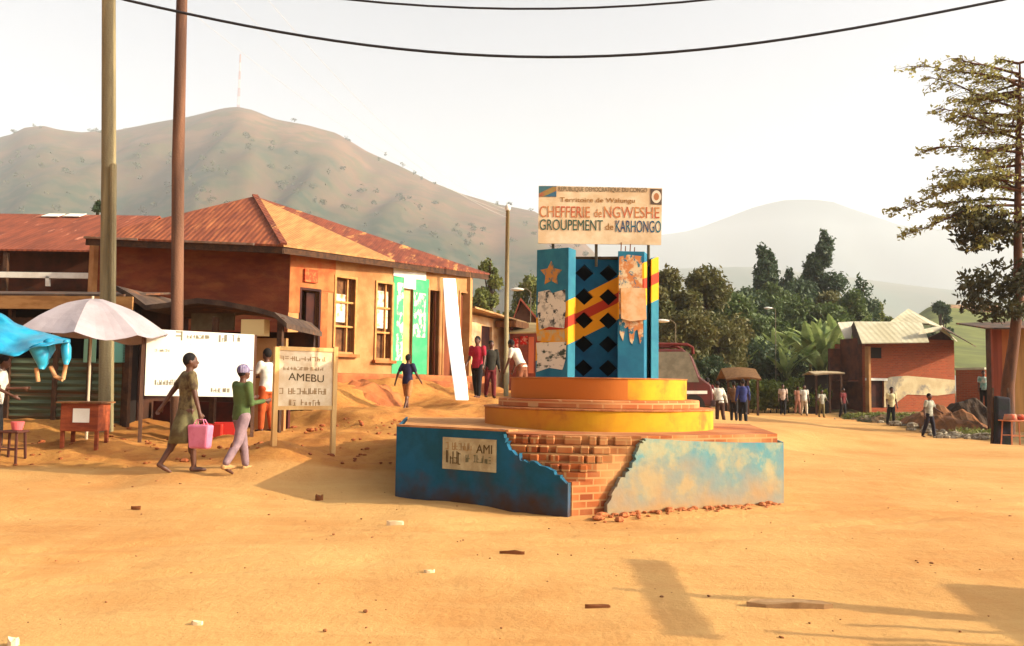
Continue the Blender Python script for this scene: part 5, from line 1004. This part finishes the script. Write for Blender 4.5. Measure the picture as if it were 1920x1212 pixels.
mb = MB(); rt = Matrix.Rotation(R(-15), 3, 'Z'); B8 = [(-.145, -.07, -.42), (.145, -.07, -.42), (.145, .07, -.42), (-.145, .07, -.42), (-.17, -.08, -.09), (.17, -.08, -.09), (.17, .08, -.09), (-.17, .08, -.09)]
mb.hexa([h+rt@Vector(q) for q in B8]); mb.build('pouch', bm_, bag, bevel=.03)
mb = MB()
for y_ in (-.05, .05): mb.tube([h+rt@Vector((-.09, y_, -.1)), h+rt@Vector((-.05, y_*.4, -.02)), h+rt@Vector((.05, y_*.4, -.02)), h+rt@Vector((.09, y_, -.1))], .008, 6)
mb.build('handle', bm_, bag)
person(gp(449, 12.6), 40, 1.50, greenj, lilac, 'child in a striped cap, green jacket and lilac trousers walking beside the girl', ll=(14, 4), rl=(-14, 18), la=(10, 6, 95), ra=(8, 6, 90), style='long', hat=cl('striped_cap', 88, 74, 112, .9, (170, 158, 180), 14, (3, 3, .2)), shoes=cl('tan_shoes', 225, 170, 110), fine=True)
person(gp(497, 16.6), -60, 1.56, whiteS, oranget, 'man in a white shirt and orange trousers reading beside the white board', ll=(4, 3), rl=(-4, 5), la=(30, 10, 70), ra=(28, 10, 60), style='tee')
person(gp(763, 20.2), 25, 1.30, navy, tanS, 'boy in a navy shirt and tan shorts walking up the bank', ll=(16, 10), rl=(-14, 12), la=(-25, 20, 20), ra=(12, 20, 25), bstyle='shorts')
person(gp(894, 24.0), 200, 1.68, redS, blackT, 'man in a red shirt and black trousers standing near the leaning white board', la=(5, 10, 30), ra=(5, 10, 40))
person(gp(919, 24.6), 160, 1.6, darkS, maroon, 'person in a dark top and maroon trousers beside the man in red', style='long')
person(gp(978, 22.6), 300, 1.62, whiteS, cl('brown_skirt', 150, 90, 60), 'person in a white shirt leaning over behind the yellow tier', lean=28, la=(40, 8, 10), ra=(40, 8, 10))
person(gp(1350, 33.0), -20, 1.66, whiteS, cl('dark_brown_trousers', 90, 60, 48), 'man in a white shirt leaning forward beside the man in blue', lean=14, la=(15, 15, 10), ra=(5, 25, 10), style='long')
person(gp(1393, 33.8), 5, 1.70, blueJ, blackT, 'man in a blue jacket walking away down the road', la=(-12, 12, 25), ra=(10, 14, 25), style='long', shoes=cl('pale_shoes', 190, 150, 110))
person(gp(1376, 35.5), 8, 1.62, cl('brown_top', 120, 84, 56), blackT, 'person in brown close behind the left side of the man in blue')
person(gp(1326, 30.0), 30, 1.6, maroon, cl('dark_brown_trousers', 90, 60, 48), 'person in maroon beside the yellow tier and the minibus')
person(gp(1468, 49), 190, 1.72, pinkS, blackT, 'walker in a pale pink top and black trousers in front of the hedge')
person(gp(1496, 51), 170, 1.62, pinkT, pinkT, 'walker in dull pink clothes left of the one in white')
person(gp(1508, 49), 180, 1.7, whiteS, cl('cream_trousers', 226, 205, 175), 'walker dressed all in white in front of the hedge', ll=(14, 4), rl=(-12, 10))
person(gp(1541, 48), 170, 1.5, greyS, cl('olive_trousers', 130, 115, 70), 'person in a grey shirt near the pale tin shelter', la=(10, 20, 50), ra=(10, 20, 50))
person(gp(1581, 49), 150, 1.65, maroon, blackT, 'person in maroon standing in the shade of the house')
person(gp(1671, 38.5), 175, 1.66, cl('cream_shirt', 236, 220, 170), blackT, 'man in a cream shirt and black trousers in front of the whitewashed wall', lean=5)
person(gp(1743, 33.5), 150, 1.66, greyS, cl('dark_navy_trousers', 40, 34, 48), 'man in a grey shirt and dark trousers walking along the rubble', ll=(14, 8), rl=(-12, 10), la=(20, 12, 40), ra=(-10, 10, 20))
p = gp(1846, 38.2); pl = at(1846, 766, 38.2); person((p.x, p.y, pl.z), 200, 1.62, tealS, blackT, 'woman in a teal and white top standing above the rubble by the plank building')
p = gp(-14, 13.9); person(p, 70, 1.5, whiteS, blackT, 'person in a white shirt cut off at the left edge under the blue tarpaulin', la=(20, 4, 80), ra=(10, 4, 60), lean=8, fine=False)

# stool + pink basin left, red crates
def stool(px, d, label, c, hgt=.45, w=.32, name='wooden_stool'):
    g = gp(px, d); root = thing(name, g, label, 'stool'); m = mat('st_%s' % label[:10], c, bump=.2); mb = MB(); mb.box((g.x, g.y, g.z+hgt), (w, w, .035)); mb.build('seat', m, root, bevel=.01)
    for sx_ in (-1, 1):
        for sy in (-1, 1): mb = MB(); mb.bar((g.x+sx_*w*.42, g.y+sy*w*.42, g.z-.04), (g.x+sx_*w*.36, g.y+sy*w*.36, g.z+hgt), .03); mb.build('leg', m, root)
    mb = MB(); 
    for sy in (-1, 1): mb.bar((g.x-w*.38, g.y+sy*w*.38, g.z+hgt*.4), (g.x+w*.38, g.y+sy*w*.38, g.z+hgt*.4), .02)
    mb.build('stretcher', m, root); return g
g = stool(22, 13.5, 'small dark wooden stool at the left edge in front of the iron shack', C(90, 50, 40)); mb = MB()
mb.rings([((g.x+.06, g.y, g.z+.47), .07, .07), ((g.x+.06, g.y, g.z+.60), .10, .10)], 16); o = mb.build('pink_basin', mat('pink_basin', C(235, 110, 110, .85)), None, bevel=.01); tag(o, 'small pink plastic bowl on the dark stool at the left edge', 'bowl')
for i, (px, d, c, lab) in enumerate(((400, 16.2, (200, 50, 36), 'red plastic crate on the ground under the white board, left one'), (421, 16.3, (190, 42, 34), 'red plastic crate under the white board, right one'))):
    g = gp(px, d); mb = MB(); ang = .3*i
    for a_, b_ in (((.0, -.14), (.36, .02)), ((.0, .14), (.36, .02)), ((-.18, 0), (.02, .26)), ((.18, 0), (.02, .26))): v = Matrix.Rotation(ang, 3, 'Z')@Vector((a_[0], a_[1], 0)); mb.box((g.x+v.x, g.y+v.y, g.z+.12), (b_[0], b_[1], .24), ang)
    mb.box((g.x, g.y, g.z+.02), (.34, .26, .03), ang); o = mb.build('plastic_crate', mat('red_crate_%d' % i, C(*c, .85), rough=.5), None, bevel=.006); tag(o, lab, 'crate', 'red crates under the white board')
g = stool(1905, 27, 'orange and white stool beside the road at the right edge', C(200, 120, 80), .75, .7, 'orange_stool'); mb = MB(); mb.rings([((g.x-.15, g.y, g.z+.77), .2, .2), ((g.x-.15, g.y, g.z+.95), .16, .16)], 14); mb.ell((g.x+.15, g.y, g.z+.86), (.16, .16, .09), 12, 8); o = mb.build('grey_bundle', mat('bundle', C(190, 150, 120, .8), C(215, 90, 60, .8), 5), None, smooth=True); tag(o, 'lumpy grey and orange bundle lying on the orange stool at the right edge', 'bundle')
g = gp(1878, 27.5); dk = thing('dark_stall', g, 'dark narrow stall post with tarpaulin in front of the tree trunk', 'stall')
mb = MB(); mb.hexa([(g.x-.28, g.y-.2, g.z-.1), (g.x+.22, g.y-.2, g.z-.1), (g.x+.22, g.y+.2, g.z-.1), (g.x-.28, g.y+.2, g.z-.1), (g.x-.2, g.y-.15, g.z+1.5), (g.x+.25, g.y-.15, g.z+1.45), (g.x+.25, g.y+.15, g.z+1.45), (g.x-.2, g.y+.15, g.z+1.5)]); mb.build('tarpaulin_cover', mat('dark_tarp', C(44, 38, 48), C(30, 38, 34), 3, bump=.5, bscale=6), dk, bevel=.06)
mb = MB()
for s in (-.3, .3): mb.bar((g.x+s, g.y, g.z-.2), (g.x+s*.8, g.y, g.z+1.75), .06)
mb.split('post', darkwood, dk)

# earth heap and rubble right
def heap(px0, px1, ytop, d, dep, m, label, seed, name='earth_heap'):
    a = gp(px0, d); b = gp(px1, d); c = (a+b)/2; W = (b.x-a.x)/2; Hh = at((px0+px1)/2, ytop, d+dep*.5).z-c.z; vs = []; fs = []; n1, n2 = 28, 14
    for j in range(n2+1):
        for i in range(n1+1):
            u_, v_ = i/n1*2-1, j/n2*2-1; r2 = u_*u_+v_*v_; x, y = c.x+u_*W*1.15, d+dep*(v_+.8)*.6; h_ = max(0, 1-r2)**.7*Hh*(.8+.5*mnoise.noise(Vector((x*1.3, y*1.3, seed))))+.12*mnoise.noise(Vector((x*4, y*4, seed))); vs.append((x, y, gz(x, y)-.15+h_+.08))
    for j in range(n2):
        for i in range(n1): q_ = j*(n1+1)+i; fs.append((q_, q_+1, q_+n1+2, q_+n1+1))
    mb = MB(); mb.add(vs, fs); o = mb.build(name, m, None, smooth=False); tag(o, label, 'heap'); return o
heap(1745, 1872, 762, 36, 4, mat('rubble_earth', C(150, 95, 55, .8), C(110, 75, 45, .8), 1.5, bump=.8, bscale=5, c3=C(190, 120, 70, .8)), 'brown heap of earth and rubble along the right side of the road', 3)
heap(1796, 1888, 742, 37.0, 2.4, mat('dark_bank', C(85, 62, 44, .8), C(60, 46, 34, .8), 1.5, bump=.8, bscale=5), 'dark raised bank of earth under the woman in teal', 5)
heap(1640, 1760, 775, 40, 3, mat('dark_rubble', C(120, 85, 55, .8), C(70, 70, 35, .8), 1.5, bump=.8, bscale=5), 'low dark heap of rubble and weeds below the whitewashed wall', 9)
heap(640, 740, 728, 20.6, 1.6, mat('red_bank', C(196, 118, 64, .8), C(172, 96, 52, .8), 2, bump=.8, bscale=4), 'lumpy red earth mound at the foot of the shop wall', 14)
# loose stones (countless)
def stones(name, n, fn, smin, smax, m, seed=0, label=None):
    r = random.Random(seed); mb = MB()
    for i in range(n):
        x, y = fn(r); s_ = r.uniform(smin, smax); s_ = s_ if r.random() < .85 else s_*1.8; c = Vector((x, y, gz(x, y)+s_*.2)); Mx_ = Matrix.Rotation(r.random()*6, 3, 'Z'); mb.ell(c, (s_*r.uniform(.7, 1.4), s_*.8, s_*.5), 6, 4, Mx_)
    o = mb.build(name, m, None, origin=(0, 0, 0)); o['kind'] = 'stuff'; o['label'] = label; o['category'] = 'stones'; return o
pebm = mat('pebble', C(190, 125, 75, .8), C(130, 80, 50, .8), 40)
stones('gravel', 520, lambda r: ((r.random()-.5)*2*(2+r.random()*9), 3.5+(r.random()**1.3)*16), 0.005, .014, pebm, 1, 'small scattered pebbles on the dirt square')
stones('rubble_stones', 150, lambda r: (fc+dr*(r.uniform(.3, 3.0))).to_2d()+Vector((r.uniform(-.05, .05), -abs(r.gauss(0, .16))-.03)), .015, .045, mat('rubble_brick', C(215, 130, 75, .8), C(165, 90, 50, .8), 30), 2, 'crumbled brick rubble along the foot of the faded blue wall')
stones('roadside_stones', 200, lambda r: (lambda t: (at(1620+270*t, 800, 44-15*t).x+r.gauss(0, .5), 44-15*t+r.gauss(0, 1)+1.0))(r.random()), .06, .2, mat('stone_pale', C(190, 175, 150, .8), C(120, 100, 75, .8), 8), 3, 'pale stones and litter along the right edge of the road')
stones('bank_clods', 260, lambda r: (r.uniform(-8, -1.6), r.uniform(13.1, 18)), .015, .05, mat('clod', C(190, 105, 55, .8), C(140, 70, 38, .8), 20), 4, 'reddish clods scattered over the bank')
# weeds by the right roadside
bl_ = [];  r_ = random.Random(8)
for i in range(46): t = r_.random(); c = gp(1590+280*t, 45-15*t+r_.uniform(.3, 2.5)); bl_.append((c+Vector((0, 0, .15)), (.45, .4, .22)))
V, Fc = leaves(bl_, 5000, .07, seed=6); mb = MB(); mb.v = V.tolist(); mb.f = Fc.tolist(); mb.mi = [0]*len(Fc); o = mb.build('roadside_weeds', Lo, None, origin=(0, 0, 0)); tag(o, 'ragged weeds growing along the right edge of the road', 'weeds', kind='stuff')
# scraps
def scrap(px, py, w, l_, ang, m, label, name, cat, hgt=.012):
    if cat == 'litter': w *= .75; l_ *= .75
    d = 1.5*F/(py-hz(px)); p = gp(px, d); mb = MB(); r = random.Random(int(px)); k = 9
    pr = [(p.x+math.cos(ang)*math.cos(t)*l_/2*r.uniform(.8, 1.1)-math.sin(ang)*math.sin(t)*w/2*r.uniform(.8, 1.1), p.y+math.sin(ang)*math.cos(t)*l_/2+math.cos(ang)*math.sin(t)*w/2) for t in [2*math.pi*i/k for i in range(k)]]
    z = gz(p.x, p.y)+.01; mb.prism(pr, z-.02, [z+hgt*r.uniform(.5, 1.6) for _ in pr]); tag(mb.build(name, m, None), label, cat)
pap = mat('paper_scrap', C(245, 215, 170, .85)); twig = mat('twig', C(120, 70, 35)); grey_p = mat('grey_plank', C(190, 150, 105, .75), C(165, 125, 82, .75), 6)
scrap(740, 985, .05, .26, .0, pap, 'pale curled scrap on the sand in front of the left blue wall', 'litter_scrap', 'litter', .02)
scrap(805, 1073, .06, .12, .1, pap, 'small white paper scrap on the sand below the middle of the photo', 'litter_scrap', 'litter'); scrap(370, 1163, .04, .11, 0, pap, 'white paper scrap near the bottom left of the sand', 'litter_scrap', 'litter'); scrap(25, 1200, .08, .08, 0, pap, 'white crumpled paper at the bottom left corner', 'litter_scrap', 'litter', .03)
scrap(960, 1040, .018, .24, -.1, twig, 'thin brown stick on the sand below the broken corner', 'stick', 'stick', .015); scrap(1120, 1133, .018, .18, 0, twig, 'short brown stick left of the pole shadow', 'stick', 'stick', .015); scrap(255, 954, .03, .13, 0, twig, 'dark twig on the sand at the left', 'stick', 'stick', .015)
scrap(598, 938, .06, .1, 0, twig, 'dark clod lying in the shadow of the tower', 'stone', 'stone', .04); scrap(1478, 1130, .10, .62, -.03, grey_p, 'long weathered plank lying in the pole shadow', 'plank', 'plank', .025)
scrap(235, 834, .08, .3, 0, mat('tan_brick', C(215, 140, 85, .8)), 'tan broken brick left of the walking girl', 'brick', 'brick', .05)

# ------------------------------------------------------------------ off-frame things that throw the foreground shadows
def shp(px, py): d = 1.5*F/(py-hz(px)); return Vector((at(px, py, d).x, d, 0))
sh_ = Vector((SAX, SAY, 0)).normalized(); tn = math.tan(SUN_EL)
post = thing('crossarm_post', Vector((0, 0, 0)), 'wooden post with a plank crossarm standing just right of the view', 'post')
tip_s = shp(1135, 1101); base = tip_s+sh_*6.3; Hp = 6.3*tn
mb = MB(); mb.tube([base+Vector((0, -.7, -.3)), base+Vector((0, 0, Hp*.82)), base+Vector((0, 0, Hp))], [.1, .085, .03], 10)
def lift(q, along): return q+sh_*along+Vector((0, 0, along*tn))
post.location = (base.x, base.y, 0); mb.build('shaft', greywood, post, smooth=True)
cs = [shp(x-24, y) for x, y in ((1182, 1046), (1250, 1048), (1356, 1190), (1262, 1180))]; al = (base-(cs[0]+cs[2])/2).dot(sh_)
mb = MB(); mb.slab([lift(q, (base-q).dot(sh_)+.08) for q in cs], sh_*.05); mb.build('crossarm', wood, post)
ks_ = thing('added_shadow_box', (5.6, 3.6, 0), 'unseen, added shadow-casting kiosk with poles standing just right of the view', 'blocker')  # unseen box added only to cast the dark corner at bottom right
kc = shp(1850, 1108); kb = kc+sh_*4.3+Vector((.0, .0, 0)); mb = MB(); mb.box((kb.x+.7, kb.y-1.0, .95), (1.3, 2.0, 1.9), math.atan2(SAY, SAX)); mb.build('shadow_block', wood, ks_)
mb = MB(); mb.box((kb.x+.7, kb.y-1.0, 1.95), (1.5, 2.3, .06), math.atan2(SAY, SAX)); mb.build('roof', leadroof, ks_)
mb = MB()
for px, py in ((1680, 1136), (1600, 1160), (1440, 1175), (1640, 1196)):
    t = shp(px, py); L_ = (Vector((kb.x+.3, kb.y, 0))-t).dot(sh_); b0 = t+sh_*L_; mb.tube([b0+Vector((0, 0, -.1)), b0+Vector((0, 0, L_*tn))], .035, 8)
mb.split('pole', greywood, ks_)  # added poles that only draw thin shadow streaks on the sand

# ------------------------------------------------------------------ hills
def hill(name, sil, dist, base_d, m, seed, nu=200, nv=60, back=1.5, amp=.035, pxr=(-900, 2800), ext=None):
    sil = np.array(sil, float); vs = []; fs = []; att = []
    for j in range(nv+1):
        t = j/nv*back
        for i in range(nu+1):
            px = pxr[0]+(pxr[1]-pxr[0])*i/nu; py = np.interp(px, sil[:, 0], sil[:, 1]); d = base_d+(dist-base_d)*t
            top = at(px, py, dist); k = min(t, 1); prof = (k*k*(3-2*k))**.85*d/dist if t <= 1 else 1-.35*(t-1); x = (px-960)/F*d
            nn = mnoise.fractal(Vector((x/dist*9, d/dist*9, seed)), 1, 2.1, 6); ridge = 1-abs(mnoise.noise(Vector((x/dist*14+nn*.5, d/dist*3.0, seed+3))))
            z = top.z*prof*(1+amp*2*nn*k*(1-k))+top.z*.004*nn-top.z*(.20*abs(mnoise.noise(Vector((x/dist*11, d/dist*2.5, seed+7))))+.07*abs(mnoise.noise(Vector((x/dist*29, d/dist*6, seed+9)))))*math.sin(math.pi*min(k, 1))-3*(1-k)
            vs.append((x, d, z)); att.append(k)
    for j in range(nv):
        for i in range(nu): a = j*(nu+1)+i; fs.append((a, a+1, a+nu+2, a+nu+1))
    me = bpy.data.meshes.new(name); me.from_pydata(vs, [], fs); me.polygons.foreach_set('use_smooth', [True]*len(fs)); a_ = me.attributes.new('rise', 'FLOAT', 'POINT'); a_.data.foreach_set('value', att); me.materials.append(m)
    o = bpy.data.objects.new(name, me); COL.objects.link(o); o['kind'] = 'structure'; return o, vs
def hill_mat():
    m = mat('hill_cover', C(146, 104, 72, .55), C(118, 86, 56, .46), .012, lo=.38, hi=.6, c3=C(112, 98, 56, .48), scale3=.022, lo3=.48, hi3=.56, bump=.9, bscale=.05); n = m.node_tree.nodes; l = m.node_tree.links; b = n['Principled BSDF']; src = b.inputs['Base Color'].links[0].from_socket
    a = n.new('ShaderNodeAttribute'); a.attribute_name = 'rise'; tc = n.new('ShaderNodeTexCoord'); t = n.new('ShaderNodeTexNoise'); t.inputs['Scale'].default_value = .006; t.inputs['Detail'].default_value = 8; l.new(tc.outputs['Object'], t.inputs[0])
    q = n.new('ShaderNodeMath'); q.operation = 'MULTIPLY_ADD'; l.new(t.outputs[0], q.inputs[0]); q.inputs[1].default_value = .9; l.new(a.outputs['Fac'], q.inputs[2]); r = n.new('ShaderNodeMapRange'); r.inputs[1].default_value = 1.10; r.inputs[2].default_value = 1.24; r.inputs[3].default_value = 1; r.inputs[4].default_value = 0; l.new(q.outputs[0], r.inputs[0])
    t2 = n.new('ShaderNodeTexNoise'); t2.inputs['Scale'].default_value = .05; t2.inputs['Detail'].default_value = 8; l.new(tc.outputs['Object'], t2.inputs[0]); cr = n.new('ShaderNodeValToRGB'); cr.color_ramp.elements[0].position = .42; cr.color_ramp.elements[1].position = .58; cr.color_ramp.elements[0].color = C(40, 74, 36, .4); cr.color_ramp.elements[1].color = C(100, 92, 58, .42); l.new(t2.outputs[0], cr.inputs[0])
    x = n.new('ShaderNodeMix'); x.data_type = 'RGBA'; l.new(r.outputs[0], x.inputs[0]); l.new(src, x.inputs[6]); l.new(cr.outputs[0], x.inputs[7]); l.new(x.outputs[2], b.inputs['Base Color']); return m
silA = [(-900, 330), (-400, 300), (-150, 290), (0, 252), (25, 240), (60, 236), (90, 243), (130, 248), (200, 245), (270, 230), (340, 219), (400, 203), (430, 200), (460, 206), (500, 222), (560, 234), (620, 250), (680, 284), (740, 310), (800, 340), (860, 364), (930, 384), (1000, 396), (1080, 440), (1180, 540), (1300, 690), (1400, 735), (2800, 740)]
hA, vA = hill('left_hill', silA, 1400, 170, hill_mat(), 2, nu=300, nv=90)
silB = [(-900, 560), (600, 560), (900, 500), (1050, 460), (1160, 445), (1240, 441), (1300, 432), (1360, 410), (1420, 388), (1470, 376), (1520, 374), (1560, 377), (1600, 392), (1640, 405), (1700, 425), (1780, 430), (1850, 445), (1950, 450), (2200, 470), (2800, 520)]
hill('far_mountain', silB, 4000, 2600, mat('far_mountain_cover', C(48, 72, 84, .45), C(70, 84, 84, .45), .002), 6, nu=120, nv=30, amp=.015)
silC = [(-900, 640), (900, 600), (1100, 540), (1240, 505), (1400, 500), (1550, 515), (1750, 540), (1950, 560), (2800, 600)]
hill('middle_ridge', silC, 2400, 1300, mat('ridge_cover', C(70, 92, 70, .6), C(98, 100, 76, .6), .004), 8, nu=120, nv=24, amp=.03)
# shrubs along the hill crest and flank
r_ = np.random.default_rng(5); vA_ = np.array(vA).reshape(91, 301, 3); sel = []
for k in range(420):
    j = int(r_.integers(34, 50)) if r_.random() < .85 else int(r_.integers(58, 61)); i = int(r_.integers(30, 190)); p = vA_[j, i]+r_.normal(size=3)*np.array([8, 8, 0]); sel.append((p+np.array([0, 0, 2.0]), (4.5*r_.uniform(.5, 1.2),)*2+(4*r_.uniform(.5, 1.1),)))
V, Fc = leaves(sel, 20000, 1.3, seed=3); mb = MB(); mb.v = V.tolist(); mb.f = Fc.tolist(); mb.mi = [0]*len(Fc); o = mb.build('hill_shrubs', mat('shrub_leaf', C(70, 82, 48, .8), C(95, 92, 58, .8), .05), None, origin=(0, 0, 0)); tag(o, 'dark shrubs dotted over the left hill', 'shrubs', kind='stuff')
# mast
b = at(447, 204, 1400); t = at(449, 102, 1400); ms = thing('radio_mast', b, 'tall thin red and white radio mast on top of the left hill', 'radio mast')
for k in range(7):
    mb = MB(); z0, z1 = b.z-8+(t.z-b.z+8)*k/7, b.z-8+(t.z-b.z+8)*(k+1)/7; w0, w1 = 3.6-2.4*k/7, 3.6-2.4*(k+1)/7
    for sx_, sy in ((-1, -1), (1, -1), (1, 1), (-1, 1)): mb.bar((b.x+sx_*w0/2, b.y+sy*w0/2, z0), (b.x+sx_*w1/2, b.y+sy*w1/2, z1), .4)
    for q_ in range(3):
        za, zb_ = z0+(z1-z0)*q_/3, z0+(z1-z0)*(q_+1)/3; mb.bar((b.x-w0/2, b.y-w0/2, za), (b.x+w0/2, b.y-w0/2, zb_), .4); mb.bar((b.x+w0/2, b.y-w0/2, za), (b.x-w0/2, b.y-w0/2, zb_), .4)
    mb.build('mast_section', mat('mast_red', C(190, 140, 130)) if k % 2 == 0 else mat('mast_white', C(205, 200, 195)), ms)

# ------------------------------------------------------------------ haze
mb = MB(); mb.box((0, 4500, 345), (24000, 9600, 720)); 
m = bpy.data.materials.new('haze_air'); m.use_nodes = True; n = m.node_tree.nodes; n.remove(n['Principled BSDF']); pv = n.new('ShaderNodeVolumePrincipled'); pv.inputs['Color'].default_value = (.90, .93, .97, 1); pv.inputs['Density'].default_value = HAZE; pv.inputs['Anisotropy'].default_value = 0
m.node_tree.links.new(pv.outputs[0], n['Material Output'].inputs['Volume']); o = mb.build('haze', m, None); o['kind'] = 'stuff'
